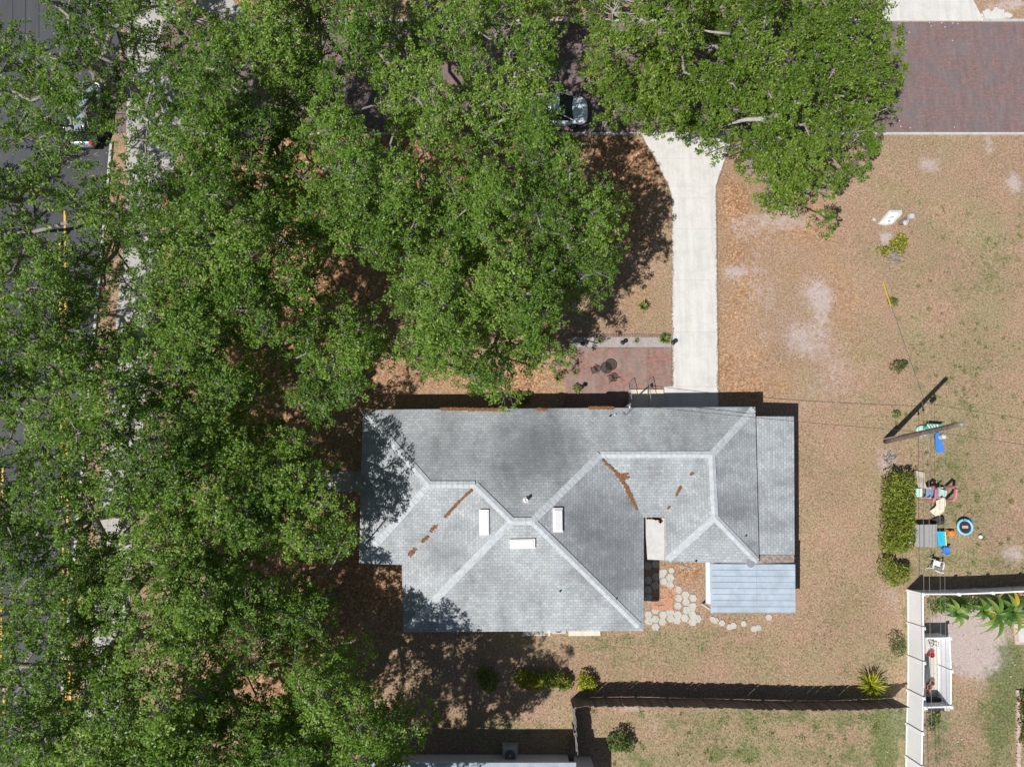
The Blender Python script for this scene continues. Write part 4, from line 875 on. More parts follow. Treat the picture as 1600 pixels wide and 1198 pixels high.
# teal and white striped toy, blue slide
x, y, _ = P(1453, 669, .2); o = empty('toy_pool_lounger', (x, y, 0), 'teal and white striped plastic lounger lying behind the utility pole', 'lounger')
pts = [XY(1435, 674, .1), XY(1448, 662, .1), XY(1469, 664, .1), XY(1466, 668, .1), XY(1450, 676, .1), XY(1438, 677, .1)]
MB().prism(pts, .02, [.1, .45, .5, .35, .15, .08]).build('seat', 'stripe', o)
for k in range(4):
    a, c = P(1449 + k*5, 662.5, .52), P(1455 + k*4, 671, .38); MB().tube([a, c], .05, 5).build('stripe', 'teal', o)
MB().lathe((*XY(1441, 673, .2), .08), [(.35, 0), (.33, .1), (.2, .14)], 14).build('headrest', 'teal', o)
x, y, _ = P(1466, 692, .3); o = empty('toy_slide', (x, y, 0), 'small bright blue toy slide beneath the utility pole', 'slide')
b = MB(); s = [P(1461, 676, .55), P(1469, 676, .55), P(1474, 706, .1), P(1463, 707, .1)]
b.add(s + [(p[0], p[1], p[2]-.05) for p in s], [(0, 1, 2, 3), (7, 6, 5, 4), (0, 1, 5, 4), (1, 2, 6, 5), (2, 3, 7, 6), (3, 0, 4, 7)]).build('chute', 'blue', o)
for i, j in ((0, 3), (1, 2)): a, c = Vector(s[i]), Vector(s[j]); MB().tube([a + Vector((0, 0, .06)), a.lerp(c, .5) + Vector((0, 0, .02)), c + Vector((0, 0, .05))], .035, 6).build('side_rail', 'blue', o)
for i in (0, 1): a = s[i]; MB().tube([(a[0], a[1], a[2]), (a[0], a[1] + .2, 0)], .03, 6).build('leg', 'palecyan', o)
# play set
x, y, _ = P(1455, 770); o = empty('play_set', (x, y, 0), 'plastic climbing play set with two beige slides and a faded red arch', 'play set')
def slab(b, a, c, d, e, th=.05): s = [a, c, d, e]; return b.add(list(s) + [(p[0], p[1], p[2]-th) for p in s], [(0, 1, 2, 3), (7, 6, 5, 4), (0, 1, 5, 4), (1, 2, 6, 5), (2, 3, 7, 6), (3, 0, 4, 7)])
slab(MB(), P(1447, 762, .6), P(1466, 762, .6), P(1466, 778, .6), P(1447, 778, .6)).build('platform', 'bluegrey', o)
slab(MB(), P(1421, 763, .3), P(1441, 763, .65), P(1441, 776, .65), P(1423, 776, .3)).build('ramp', 'teal', o)
slab(MB(), P(1467, 763, .7), P(1480, 767, .6), P(1478, 776, .6), P(1467, 776, .7)).build('ramp', 'teal', o)
def chute(pts, wd, name='slide'):
    b = MB(); L = []; 
    for px, py, z in pts: L.append(Vector(P(px, py, z)))
    for i, p in enumerate(L):
        d = (L[min(i+1, len(L)-1)] - L[max(i-1, 0)]); d.z = 0; d.normalize(); s = Vector((-d.y, d.x, 0))*wd/2
        b.v += [tuple(p - s + Vector((0, 0, .1))), tuple(p - s*.85), tuple(p + s*.85), tuple(p + s + Vector((0, 0, .1)))]
        if i: k = 4*i; b.f += [(k-4, k-3, k+1, k), (k-3, k-2, k+2, k+1), (k-2, k-1, k+3, k+2)]
    b.build(name, 'beige', o)
chute([(1440, 762, .65), (1438, 754, .5), (1437, 745, .25), (1436, 736, .1)], .52); chute([(1468, 780, .6), (1469, 788, .45), (1466, 796, .2), (1458, 803, .08)], .6)
for px in (1452, 1483):
    a, c = Vector(P(px, 761, .5)), Vector(P(px, 781, .5)); b = MB(); pts = [Vector((a.x, a.y, 0)), Vector((a.x, a.y, 1.0)), Vector((a.x, a.y-.15, 1.2)), Vector((c.x, c.y+.15, 1.2)), Vector((c.x, c.y, 1.0)), Vector((c.x, c.y, 0))]
    b.tube(pts, .09, 8); b.build('arch', 'faded', o)
for px, py in ((1447, 762), (1447, 778), (1466, 762), (1466, 778)): p = P(px, py, .5); MB().box((p[0], p[1], 0), (.08, .08, .95)).build('leg', 'beige', o)
x, y, _ = P(1470, 812, .2); o = empty('net_bag', (x, y, 0), 'crumpled dark net heaped between the lower slide and the grey mat', 'net'); b = MB(); b.lathe((x, y, 0), [(.32, 0), (.3, .12), (.2, .28), (.06, .33)], 11).lathe((x - .3, y - .05, 0), [(.2, 0), (.16, .12), (.05, .18)], 9); b.build('net', 'netting', o)
b = MB(); [b.tube([(x + .4*math.cos(k), y + .35*math.sin(k*1.7), 0), (x + .1*math.cos(k), y + .1*math.sin(k), .42), (x - .35*math.cos(k*1.3), y - .3*math.sin(k), .02)], .012, 4) for k in range(7)]; b.build('pole', 'black', o)
# play kitchen: grey deck with terracotta ends
x, y, _ = P(1446, 836); o = empty('play_table', (x, y, 0), 'low grey play platform with terracotta legs and clutter, beside the hedge', 'play table')
slab(MB(), P(1430, 819.5, .62), P(1464, 819, .62), P(1464, 855, .62), P(1429, 854, .62), .06).build('tabletop', 'greymat', o)
for py in (815, 852): a = P(1419, py, .5); c = P(1430, py + 2, .5); MB().prism([a[:2], (c[0], a[1]), (c[0], c[1]-.1), (a[0], c[1]-.1)], 0, .52).build('leg', 'terracotta', o)
for px, py in ((1462, 821), (1462, 853)): p = P(px, py, .5); MB().box((p[0], p[1], 0), (.07, .07, .56)).build('leg', 'terracotta', o)
b = MB()
for k in range(16): p = P(1419 + random.uniform(0, 9), 820 + random.uniform(0, 30), .35); b.box((p[0], p[1], .1), (random.uniform(.1, .25), random.uniform(.1, .2), random.uniform(.1, .3)), rz=random.uniform(0, 3))
b.build('clutter', 'whitepaint', o)
x, y, _ = P(1470, 841, .3); o = empty('toy_cooler', (x, y, 0), 'bright cyan plastic tub with a pale green rim beside the grey platform', 'tub')
MB().box((x - .03, y, 0), (.42, .84, .4)).build('tub', 'cyan', o); MB().box((x + .22, y, .02), (.06, .82, .42)).build('rim', 'lime', o); MB().tube([(x-.05, y-.25, .42), (x-.05, y+.25, .42)], .02, 5).build('handle', 'blue', o)
x, y, _ = P(1485, 832, .15); o = empty('toy_tractor', (x, y, 0), 'orange ride-on toy between the cyan tub and the trampoline', 'toy')
MB().box((x, y, .12), (.4, .24, .14)).box((x-.1, y, .26), (.16, .2, .1)).build('body', 'orange', o); MB().ring((x+.08, y, .36), .07, .012, 14, 5).build('steering_wheel', 'orange', o)
for a in (-1, 1):
    for c in (-1, 1): MB().ring((x + a*.15, y + c*.14, .1), .07, .03, 12, 6, 'Y').build('wheel', 'orange', o)
x, y, _ = P(1507.5, 823, .25); o = empty('mini_trampoline', (x, y, 0), 'round toddler trampoline with pale blue rim and dark mat', 'trampoline')
MB().lathe((x, y, .27), [(.38, 0), (.38, .01)], 32).build('mat', 'trim', o); MB().ring((x, y, .275), .43, .075, 36, 8).build('rim_pad', 'palecyan', o, smooth=True)
MB().box((x, y, .285), (.36, .16, .004)).build('print', 'pink', o)
for k in range(6): a = k*1.047 + .3; MB().tube([(x + .44*math.cos(a), y + .44*math.sin(a), .25), (x + .46*math.cos(a), y + .46*math.sin(a), 0)], .02, 5).build('leg', 'steel', o)
MB().tube([(x + .3, y + .28, .27), (x + .36, y + .36, .8), (x + .1, y + .5, .85), (x - .15, y + .45, .8), (x - .12, y + .4, .27)], .018, 6).build('handlebar', 'blue', o)
x, y, _ = P(1478, 860, .2); o = empty('toy_chair', (x, y, 0), 'small blue toddler chair beside the white garden chair', 'chair')
MB().lathe((x, y, .14), [(.2, 0), (.24, .08), (.22, .12), (.18, .06)], 16).build('seat', 'blue', o); MB().prism([(x-.22, y+.16), (x+.22, y+.16), (x+.2, y+.22), (x-.2, y+.22)], .2, .42).build('backrest', 'blue', o)
for a in (-1, 1):
    for c in (-1, 1): MB().tube([(x + a*.15, y + c*.13, .15), (x + a*.18, y + c*.16, 0)], .022, 5).build('leg', 'blue', o)
x, y, _ = P(1532, 838, .1); tag(MB().lathe((x, y, 0), [(.05, 0), (.1, .04), (.12, .11), (.1, .18), (.04, .22)], 14).build('toy_ball', 'whitepaint', None, True), 'small white ball with a dark mark on the lawn right of the trampoline', 'ball').data.materials[0]
x, y, _ = P(1463, 882, .4); o = empty('garden_chair', (x, y, 0), 'white plastic garden chair facing up the photo near the white fence', 'chair'); rz = R(-18); f = lambda a, b_, z: (x + a*math.cos(rz) - b_*math.sin(rz), y + a*math.sin(rz) + b_*math.cos(rz), z)
slab(MB(), f(-.24, .24, .42), f(.24, .24, .42), f(.22, -.22, .4), f(-.22, -.22, .4), .04).build('seat', 'whitepaint', o)
b = MB()
for k in range(5): b.tube([f(-.2 + k*.1, -.24, .42), f(-.22 + k*.11, -.36, .86)], .028, 5)
b.tube([f(-.25, -.36, .86), f(0, -.4, .9), f(.25, -.36, .86)], .035, 6); b.build('backrest', 'whitepaint', o)
for s in (-1, 1):
    MB().tube([f(s*.29, -.3, .62), f(s*.31, 0, .64), f(s*.29, .2, .64)], .035, 6).build('armrest', 'whitepaint', o)
    MB().tube([f(s*.27, .24, .63), f(s*.3, .3, 0)], .03, 6).build('leg', 'whitepaint', o); MB().tube([f(s*.23, -.24, .62), f(s*.28, -.34, 0)], .03, 6).build('leg', 'whitepaint', o)
# storage nook clutter
x, y, _ = P(1455, 1022, .25); o = empty('red_bucket', (x, y, 0), 'red bucket inside the small white fence enclosure', 'bucket'); MB().lathe((x, y, .0), [(.13, 0), (.17, .34), (.155, .34), (.12, .05)], 16).build('bucket', 'red', o); MB().ring((x, y, .36), .16, .008, 18, 4, 'Y', (0, math.pi)).build('handle', 'steel', o)
x, y, _ = P(1449, 1050, .25); o = empty('garden_cart', (x, y, 0), 'dark bundle of tools lying along the inside of the enclosure', 'tools')
for k in range(5): MB().tube([(x - .1 + k*.07, y - 1.1, .05 + .02*k), (x - .1 + k*.05, y + .9, .2 + .03*k)], .03, 6).build('pole', 'trim' if k % 2 else 'netting', o)
for i, (px, py) in enumerate(((1452, 1072), (1449, 1079), (1456, 1066))):
    x, y, _ = P(px, py, .2); o = empty('clay_pot', (x, y, 0), ['clay pot in the enclosure, middle of the three', 'clay pot in the enclosure, lowest and nearest the long fence', 'clay pot in the enclosure, topmost of the three'][i], 'pot', 'clay pots in the enclosure')
    MB().lathe((x, y, 0), [(.09, 0), (.14, .22), (.16, .22), (.16, .27), (.13, .27), (.12, .2)], 14).build('pot', 'pot', o); MB().lathe((x, y, .2), [(.12, 0), (.1, .02)], 12).build('soil', 'trim', o)
x, y, _ = P(1457, 997+4, .25); o = empty('bicycle_frame', (x, y, 0), 'dark folded frame at the top end of the enclosure', 'frame'); MB().ring((x - .1, y, .3), .26, .02, 20, 5, 'X').build('wheel', 'trim', o); MB().tube([(x-.3, y+.15, .3), (x+.2, y, .55), (x+.3, y-.3, .3), (x-.1, y-.1, .3)], .02, 5).build('frame', 'trim', o)
p = XY(1455, 1097); tag(MB().box((p[0], p[1], 0), (.9, .62, .4)).box((p[0], p[1], .402), (.96, .68, .05)).build('storage_box', 'netting'), 'dark storage box at the lower end of the enclosure', 'box')
# stepping stones, edging
p = XY(1597, 990); b = MB().box((p[0], p[1], 0), (1.0, 1.2, .06)); o = b.build('planter_edge', 'pinkstone'); tag(o, 'square pink stone frame around a pale slab at the right edge', 'paving frame'); MB().box((p[0] + .1, p[1], .062), (.72, .9, .03)).build('slab', 'concrete', o)
b = MB()
for k in range(22): p = XY(1590 + random.uniform(-1, 1), 1080 + k*5.8); b.box((p[0], p[1], -.01), (.22, .2, .1 + random.uniform(0, .04)), rz=random.uniform(-.2, .2))
tag(b.build('stone_edging', 'pinkstone'), 'row of pinkish stones edging the flower bed at the right edge', 'edging')
b = MB()
for px, py in ((1406, 846), (1415, 846), (1439, 859), (1253, 664)): pass
for px, py in ((1502, 1154), (1496, 1158), (1582, 1034), (1585, 1038), (1579, 1056)): p = XY(px, py); b.box((p[0], p[1], 0), (.08, .06, .04), rz=random.uniform(0, 3))
tag(b.build('pale_stones', 'paver'), 'few pale loose stones on the grass inside the right-hand yard', 'stones', kind='stuff')
b = MB()
for i in range(70): p = XY(random.gauss(1556, 9), random.uniform(16, 30)); b.box((p[0], p[1], -.02), (random.uniform(.08, .4), .2, .035 + .0006*i), rz=random.uniform(0, 3))
for i in range(16): p = XY(random.uniform(1400, 1540), random.choice([36, 38, 42, 50, 56, 66, 190, 200]) + random.uniform(-2, 2)); b.box((p[0], p[1], .012), (.06, .06, .02), rz=random.uniform(0, 3))
tag(b.build('white_rubble', 'concrete'), 'white crumbs of broken concrete along the top kerb and on the brick street', 'rubble', kind='stuff')

# ------------------------------------------------------------------ TREES
# (crown centre in the photo, crown radius m, edge height, top height, kind, base, label)
TREES = [
 (95, 110, 6.5, 6, 10, 'oak', (184, 150), 'thin-leaved oak over the silver car in the top left corner'),
 (60, 350, 6.5, 6, 10, 'oak', (184, 345), 'sparse grey-twigged oak over the asphalt road, below the silver car'),
 (90, 590, 6.5, 6, 10.5, 'oak', (184, 560), 'oak over the yellow double line at mid height of the left edge'),
 (50, 840, 6, 6, 10, 'oak', (184, 800), 'oak shading the road lines in the lower left'),
 (90, 1080, 6.5, 6, 10.5, 'oak', (184, 1010), 'oak over the road in the bottom left corner'),
 (400, 50, 6, 6, 11, 'oak', (470, 215), 'dense oak at the top edge beside the pale corner path'),
 (320, 220, 5.5, 6.5, 11.5, 'oak', (430, 330), 'oak right of the visible sidewalk strip'),
 (570, 60, 4.5, 6, 11, 'oak', (620, 230), 'tall oak at the top edge left of the dark canopy cleft'),
 (740, 110, 5.5, 6, 11, 'oak', (745, 250), 'oak whose lower boughs cover the pale blue SUV'),
 (560, 280, 5.5, 6, 11, 'oak', (615, 360), 'oak at the middle of the upper canopy beside a bare twig tangle'),
 (820, 340, 6, 5.5, 10.5, 'oak', (810, 420), 'oak throwing its shade across the driveway'),
 (330, 430, 6, 6.5, 11.5, 'oak', (420, 480), 'olive-tinted oak left of the big dark opening'),
 (730, 510, 5.5, 5, 10, 'oak', (735, 530), 'oak reaching down to the front eave of the house'),
 (500, 600, 4.5, 6, 10.5, 'oak', (545, 615), 'oak beside the sandy opening above the house corner'),
 (260, 640, 5.5, 6.5, 11, 'oak', (300, 650), 'oak between the road and the house at mid height'),
 (400, 760, 5.5, 5.6, 9.2, 'oak', (470, 730), 'oak closest to the west wall of the house'),
 (290, 930, 5.5, 6, 11, 'oak', (350, 890), 'oak beside the shaded lower sidewalk patch'),
 (450, 975, 5, 4.6, 7.6, 'oak', (520, 930), 'oak whose shade falls on the south west roof corner'),
 (250, 1140, 5.5, 6, 11, 'oak', (300, 1080), 'dark oak at the bottom edge near the asphalt'),
 (500, 1140, 5.8, 5.2, 8.8, 'oak', (560, 1075), 'oak at the bottom edge left of the low neighbouring building'),
 (610, 1330, 6.5, 6, 11, 'oak', (640, 1250), 'oak below the bottom edge whose shade dapples the back lawn'),
 (1235, 140, 8.0, 4.2, 9.5, 'bright', (1172, 238), 'broad bright green tree hanging over the brick street'),
 (990, 110, 6, 5, 9.5, 'bright', (1012, 18), 'bright green tree with dead grey branches above the brick street'),
]
CANOPY = [  # outlines of the leaf cover as seen from the drone (photo px)
 [(-160, 20), (60, 20), (75, -140), (905, -140), (905, 0), (868, 20), (898, 110), (920, 128), (872, 150), (880, 192), (905, 215), (912, 262), (985, 290), (975, 360), (982, 430), (920, 445), (893, 470), (885, 520), (915, 555), (893, 585), (845, 560), (800, 566), (770, 640), (735, 610), (690, 575), (640, 590),
  (612, 545), (630, 500), (605, 470), (590, 520), (610, 550), (560, 590), (575, 640), (545, 650), (500, 620), (485, 660), (470, 700), (505, 745), (560, 800), (572, 842), (548, 870), (470, 870), (400, 860), (370, 880), (400, 905), (480, 925), (500, 985), (540, 975), (550, 1000), (540, 1040), (572, 1080),
  (570, 1110), (640, 1140), (650, 1165), (610, 1198), (700, 1350), (600, 1450), (-160, 1450)],
 [(895, 40), (930, -140), (1370, -140), (1400, 10), (1398, 40), (1412, 80), (1430, 120), (1410, 150), (1402, 190), (1385, 235), (1360, 270), (1330, 290), (1290, 312), (1235, 312), (1190, 285), (1180, 236), (1132, 196), (1078, 194), (1030, 186), (975, 172), (940, 176), (910, 150), (905, 110)],
]
HOLES = [
 [(0, 0), (68, -20), (72, 25), (40, 25), (0, 20)], [(55, 32), (88, 40), (92, 85), (74, 78)], [(163, 48), (200, 45), (196, 82), (168, 78)], [(212, 12), (262, 12), (305, 60), (295, 66), (262, 45), (230, 40)],
 [(262, -60), (345, -60), (395, 0), (395, 20), (365, 28), (330, 15), (300, 22), (280, 8)], [(224, 72), (246, 80), (252, 118), (226, 112)], [(212, 130), (228, 125), (226, 168), (212, 165)], [(198, 188), (238, 194), (262, 250), (238, 268), (198, 250)],
 [(92, 174), (180, 172), (184, 252), (92, 252)], [(138, 90), (156, 92), (158, 118), (150, 170), (136, 170)], [(0, 222), (60, 228), (75, 262), (18, 265), (0, 250)],
 [(528, 98), (590, 96), (596, 186), (530, 180)], [(606, -20), (632, -20), (632, 90), (605, 90)], [(588, 184), (640, 186), (640, 238), (590, 232)], [(650, 238), (716, 240), (716, 262), (655, 262)], [(688, 110), (712, 120), (722, 150), (700, 150)], [(745, 30), (780, 40), (782, 90), (750, 82)],
 [(868, 36), (898, 45), (900, 130), (870, 125)], [(870, 116), (950, 110), (945, 228), (864, 218)], [(455, 220), (500, 222), (498, 246), (462, 244)], [(780, 200), (812, 210), (830, 235), (805, 262), (782, 235)], [(478, 385), (560, 395), (612, 420), (618, 478), (560, 500), (520, 468), (470, 455)],
 [(600, 478), (626, 492), (622, 590), (575, 600), (590, 540)], [(410, 470), (470, 478), (475, 505), (430, 520)], [(505, 495), (525, 500), (520, 520), (505, 518)], [(320, 525), (380, 532), (385, 572), (340, 575)], [(170, 395), (225, 392), (232, 440), (175, 445)],
 [(176, 335), (196, 338), (192, 358), (174, 356)], [(100, 330), (135, 335), (140, 372), (112, 374)], [(0, 636), (28, 642), (30, 702), (0, 700)], [(0, 700), (22, 715), (18, 760), (0, 760)], [(60, 700), (98, 702), (98, 722), (62, 722)], [(118, 715), (150, 716), (148, 745), (120, 742)],
 [(126, 798), (180, 806), (195, 830), (190, 860), (150, 858), (130, 845)], [(128, 750), (160, 752), (158, 782), (130, 780)], [(203, 885), (256, 885), (254, 932), (212, 930)], [(380, 862), (470, 868), (470, 915), (400, 900)],
 [(20, 1010), (62, 1008), (66, 1070), (40, 1062)], [(222, 1010), (262, 1015), (258, 1058), (225, 1055)], [(270, 1030), (310, 1060), (300, 1100), (268, 1080)], [(470, 628), (560, 640), (562, 790), (500, 740), (486, 700)], [(466, 1015), (505, 1010), (510, 1044), (470, 1044)],
 [(395, 980), (420, 985), (418, 1020), (398, 1015)], [(0, 895), (12, 900), (12, 960), (0, 960)], [(330, 1000), (350, 1005), (345, 1060), (330, 1050)], [(200, 1080), (230, 1090), (225, 1110), (200, 1100)],
 [(905, -20), (1000, -20), (1000, 30), (960, 42), (912, 26)], [(1008, 60), (1052, 75), (1062, 100), (1015, 95)], [(1075, 68), (1122, 66), (1125, 100), (1075, 95)], [(978, 85), (998, 88), (996, 100), (978, 98)], [(1115, 62), (1140, 48), (1150, 60), (1125, 70)], [(1130, 185), (1165, 182), (1200, 192), (1160, 200)],
]
SPARSE = [([(-160, -140), (300, -140), (250, 300), (240, 700), (235, 1000), (220, 1450), (-160, 1450)], .8), ([(-160, -140), (100, -140), (90, 700), (60, 1000), (40, 1450), (-160, 1450)], .88), ([(480, 620), (620, 560), (640, 620), (560, 900), (470, 880)], .7)]
def wproj(p):
    X, Y, Z = p[:, 0], p[:, 1], p[:, 2] - H; c, s = math.cos(TH), math.sin(TH); yc = Y*c + Z*s; zc = -Y*s + Z*c
    return 800 + F*X/(-zc), 599 - F*yc/(-zc)
def world_tree(t): return np.array(P(t[0], t[1], (t[3]+t[4])/2))
TC = np.array([world_tree(t)[:2] for t in TREES]); TR = np.array([t[2] for t in TREES]); TE = np.array([t[3] for t in TREES]); TT = np.array([t[4] for t in TREES]); TB = np.array([t[5] == 'bright' for t in TREES])
def inside(x, y, poly, m):
    r_ = [inpoly(x + a, y + b_, poly) for a, b_ in ((m, 0), (-m, 0), (0, m), (0, -m))]; return r_[0].astype(int) + r_[1] + r_[2] + r_[3]
def sample(poly, sp, bright):
    xs = [p[0] for p in poly]; ys = [p[1] for p in poly]; gx, gy = np.meshgrid(np.arange(min(xs), max(xs), sp), np.arange(min(ys), max(ys), sp*.87))
    gx = gx + (np.arange(gx.shape[0]) % 2)[:, None]*sp/2; x = (gx + rng.uniform(-.42, .42, gx.shape)*sp).ravel(); y = (gy + rng.uniform(-.42, .42, gy.shape)*sp).ravel()
    k = inside(x, y, poly, 9) == 4; x, y = x[k], y[k]
    for h in HOLES: k = inside(x, y, h, 3) == 0; x, y = x[k], y[k]
    # rounded boughs with creases between them
    g = 78.; gx = np.arange(min(xs) - g, max(xs) + g, g); gy = np.arange(min(ys) - g, max(ys) + g, g*.9); fx, fy = np.meshgrid(gx, gy); fx = (fx + rng.uniform(-.38, .38, fx.shape)*g).ravel(); fy = (fy + rng.uniform(-.38, .38, fy.shape)*g).ravel()
    fr = rng.uniform(40, 62, len(fx)); fh = rng.uniform(-1.3, 1.3, len(fx)); ft = rng.uniform(-.15, .15, len(fx)); fk = rng.random(len(fx)) < .06
    wx = x + 22*(vnoise(x, y, 30, 3) - .5); wy = y + 22*(vnoise(x, y, 30, 4) - .5)
    D = np.hypot(wx[:, None] - fx, wy[:, None] - fy)/fr; b_ = D.argmin(1); d_ = D[np.arange(len(x)), b_]
    k = (rng.random(len(x)) > np.clip((d_ - .82)*3.2, 0, .8 if not bright else .7)) & ~(fk[b_] & (rng.random(len(x)) < .8)); x, y, b_, d_ = x[k], y[k], b_[k], d_[k]
    rel = fh[b_] + 2.9*np.sqrt(np.clip(1 - d_**2, 0, 1)) - 1.9; tn = ft[b_]
    sel = np.where(TB == bright)[0]; z = np.full(len(x), 8.); 
    for it in range(4):
        p = PA(x, y, z); d = np.linalg.norm(p[:, None, :2] - TC[None, sel], axis=2) / TR[None, sel]; j = d.argmin(1); dm = d[np.arange(len(x)), j]
        z = TE[sel][j] + (TT[sel][j] - TE[sel][j])*np.sqrt(np.clip(1 - np.minimum(dm, 1)**2, 0, 1)) - np.clip(dm - 1, 0, 1)*2.0
        if it == 0: nz_ = rng.normal(size=len(x))*.22 + rel*(1 if not bright else .8)
        z = z + nz_
    return PA(x, y, z), sel[j], x, y, tn
data = {i: [] for i in range(len(TREES))}
for poly, bright in ((CANOPY[0], False), (CANOPY[1], True)):
    p, j, x, y, tn = sample(poly, 24, bright)
    f = np.ones(len(x))
    for sp_, v in SPARSE: f[inpoly(x, y, sp_)] *= v
    off = (x < -120) | (y < -120) | (y > 1420)
    for i in range(len(TREES)):
        k = (j == i) & ~off; 
        if k.any(): data[i].append((p[k], f[k], tn[k]))
TO = np.random.default_rng(11).uniform(-.12, .14, len(TREES))
def crown(i):
    """leaf sprays on twigs around every bough end"""
    t = TREES[i]; pc = np.concatenate([d[0] for d in data[i]]); fc = np.concatenate([d[1] for d in data[i]]); tc = np.concatenate([d[2] for d in data[i]]); bright = t[5] == 'bright'
    # a few lower boughs inside the crown
    lo = rng.random(len(pc)) < .95*fc**1.2; pl = pc[lo] + rng.normal(size=(lo.sum(), 3))*[.35, .35, .3] - [0, 0, 2.3]
    allc = np.concatenate([pc, pl]); fall = np.concatenate([fc, fc[lo]*.85]); tall = np.concatenate([tc, tc[lo]]); n = len(allc); st = []
    ns = (22 if bright else 21); rad = rng.uniform(.5, .92, n); sc = []; sr = []; tw0 = []
    for k in range(n):
        m = max(3, int(ns * fall[k] * (rad[k]/.78)**2)); a = rng.random(m)*2*math.pi; u = np.sqrt(rng.random(m)); r = rad[k]*u; st.append(np.full(m, tall[k]))
        z = .42*rad[k]*np.sqrt(np.clip(1-u**2, 0, 1)) - .25*u*u + rng.normal(size=m)*.09
        s = np.stack([r*np.cos(a), r*np.sin(a), z], 1) + allc[k]; sc.append(s); tw0.append(np.repeat(allc[k][None] - [0, 0, .5], m, 0) + rng.normal(size=(m, 3))*.1)
    sc = np.concatenate(sc); tw0 = np.concatenate(tw0); m = len(sc); nl = 15
    rr = rng.random((m, nl, 1))**.5*.2; dr = unit(rng.normal(size=(m, nl, 3))*[1, 1, .55]); C = (sc[:, None] + dr*rr).reshape(-1, 3)
    size = (.15, .09) if bright else (.145, .078)
    V, Q = leafquads(C, size[0], size[1], .85, .6); tint = np.clip(np.repeat(rng.beta(2, 2.4, m), nl)*.6 + rng.random(m*nl)*.42 + TO[i] + np.repeat(np.concatenate(st), nl), 0, 1)
    return allc, sc, tw0, V, Q, tint
def tree(i):
    t = TREES[i]; base = np.array(P(t[6][0], t[6][1])); pc, sc, tw0, V, Q, tint = crown(i)
    o = empty('oak_tree' if t[5] == 'oak' else 'camphor_tree', tuple(base), t[7], 'tree', 'large shade trees')
    nmesh('crown', V, Q, 'oak' if t[5] == 'oak' else 'bright', o, tint)
    # skeleton: trunk, fork, boughs towards every spray cluster
    ctr = pc.mean(0); fork = base + (np.array([ctr[0], ctr[1], 0]) - base*[1, 1, 0])*.18; fork[2] = 2.6
    nodes = [fork]; par = [-1]; order = np.argsort(np.linalg.norm(pc - fork, axis=1)); dist = [0.]
    for k in order:
        q = pc[k] - [0, 0, .35]; A = np.array(nodes); dd = np.linalg.norm(A - q, axis=1) + .25*np.array(dist) + np.where(A[:, 2] > q[2] + 1.2, 3, 0)
        b_ = int(dd.argmin()); L = np.linalg.norm(A[b_] - q)
        if L > 1.8:
            mid = A[b_]*.45 + q*.55 + rng.normal(size=3)*.28 + [0, 0, -.25]; nodes.append(mid); par.append(b_); dist.append(dist[b_] + L*.5); b_ = len(nodes)-1
        nodes.append(q); par.append(b_); dist.append(dist[b_] + np.linalg.norm(nodes[b_] - q))
    N = np.array(nodes); par = np.array(par); load = np.ones(len(N))
    for k in range(len(N)-1, 0, -1): load[par[k]] += load[k]
    rad = .018 + .019*np.sqrt(load); idx = np.arange(1, len(N)); rp = np.minimum(rad[par[idx]], rad[idx]*1.35)
    V, Q = tubes(N[par[idx]], N[idx], rp, rad[idx], 6); nmesh('branches', V, Q, 'bark', o)
    k = rng.random(len(sc)) < .5; V, Q = tubes(tw0[k], sc[k] + [0, 0, .02], np.full(k.sum(), .012), np.full(k.sum(), .007), 3)
    nmesh('twigs', V, Q, 'twig', o)
    r0 = min(.55, rad[0]*1.05); MB().tube([tuple(base - [0, 0, .1]), tuple(base + [0, 0, .35]), tuple(base*.45 + fork*.55), tuple(fork + [0, 0, .1])], [r0*1.35, r0*1.05, r0*.95, r0*.85], 12).build('trunk', 'bark', o, smooth=True)
for i in range(len(TREES)):
    if data[i]: tree(i)
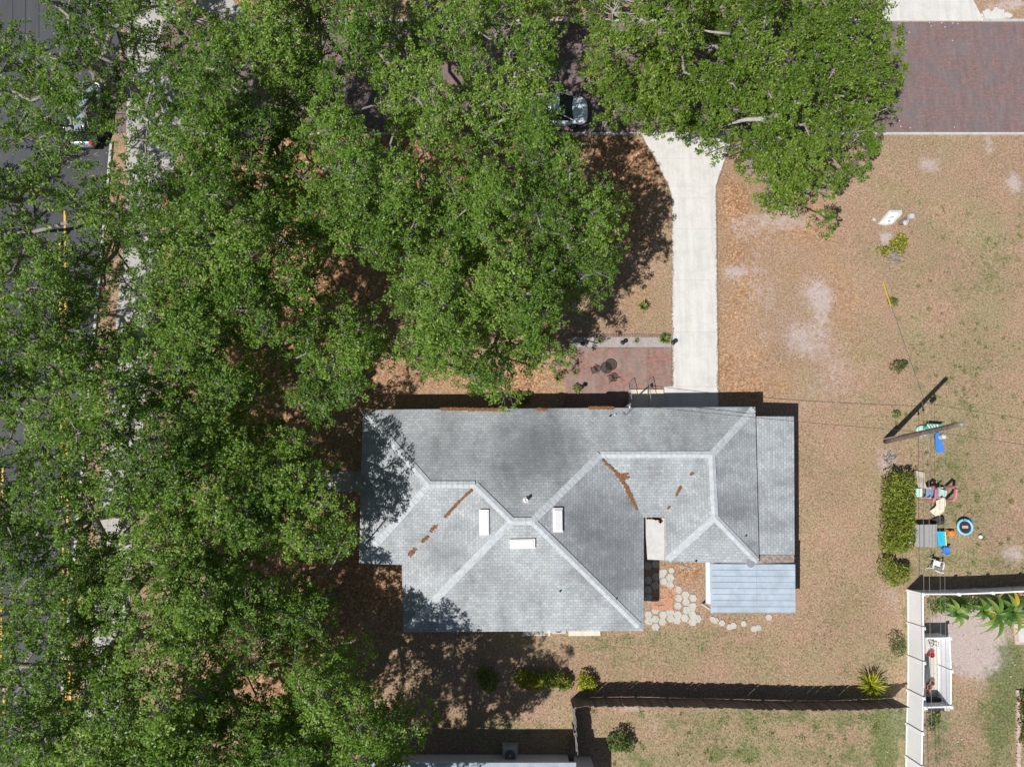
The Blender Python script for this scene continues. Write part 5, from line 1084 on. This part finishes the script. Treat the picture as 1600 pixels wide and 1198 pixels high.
# dead grey branch tangles high in the canopy
def dead(px, py, z, r, n, label, i):
    c = np.array(P(px, py, z)); p0, p1, r0, r1 = [], [], [], []
    for k in range(n):
        a = rng.random()*6.28; d = np.array([math.cos(a), math.sin(a), .25]); q = c + rng.normal(size=3)*.1; w_ = .035
        for s_ in range(4):
            e = q + d*r/4 + rng.normal(size=3)*.09; p0.append(q); p1.append(e); r0.append(w_); r1.append(w_*.7)
            f_ = e + (d + rng.normal(size=3)*.7)*r*.16; p0.append(e); p1.append(f_); r0.append(w_*.5); r1.append(.006); q = e; w_ *= .7
    par = [o for o in S.objects if o.get('label') == TREES[i][7]][0]
    V, Q = tubes(np.array(p0), np.array(p1), np.array(r0), np.array(r1), 5); nmesh('dead_branch', V, Q, 'twig', par)
dead(958, 22, 7.5, 1.9, 14, '', 22); dead(597, 300, 8.5, 1.0, 22, '', 9); dead(200, 375, 8, 1.2, 9, '', 1); dead(1315, 60, 7, 1.0, 10, '', 21); dead(115, 245, 6.5, 1.5, 10, '', 1); dead(1222, 178, 7, .9, 8, '', 21)
dead(292, 1012, 8, .9, 12, '', 16); dead(160, 420, 5, 1.3, 8, '', 1); dead(240, 130, 6, 1.3, 8, '', 0); dead(130, 1080, 8, .8, 8, '', 4); dead(245, 1075, 7.5, 1.1, 8, '', 18); dead(500, 1080, 8.5, 1.0, 8, '', 19); dead(1085, 90, 6.5, .8, 10, '', 22); dead(1335, 110, 6.5, 1.1, 10, '', 21)
def limb(i, pts, r):
    par = [o for o in S.objects if o.get('label') == TREES[i][7]][0]
    MB().tube([P(*p) for p in pts], r, 8).build('limb', 'twig', par, smooth=True)
limb(21, [(1130, 200, 7.3), (1145, 192, 8.), (1165, 187, 8.6), (1190, 186, 8.8), (1208, 194, 8.6)], [.04, .08, .11, .13, .14])
limb(22, [(1078, 75, 7.0), (1095, 72, 7.6), (1118, 73, 7.6), (1124, 78, 7.2)], [.05, .09, .11, .12]); limb(21, [(1090, 45, 7.5), (1110, 50, 8), (1140, 53, 8)], [.03, .06, .09]); limb(21, [(1308, 42, 8), (1315, 55, 8.3), (1326, 63, 8)], [.14, .12, .05])
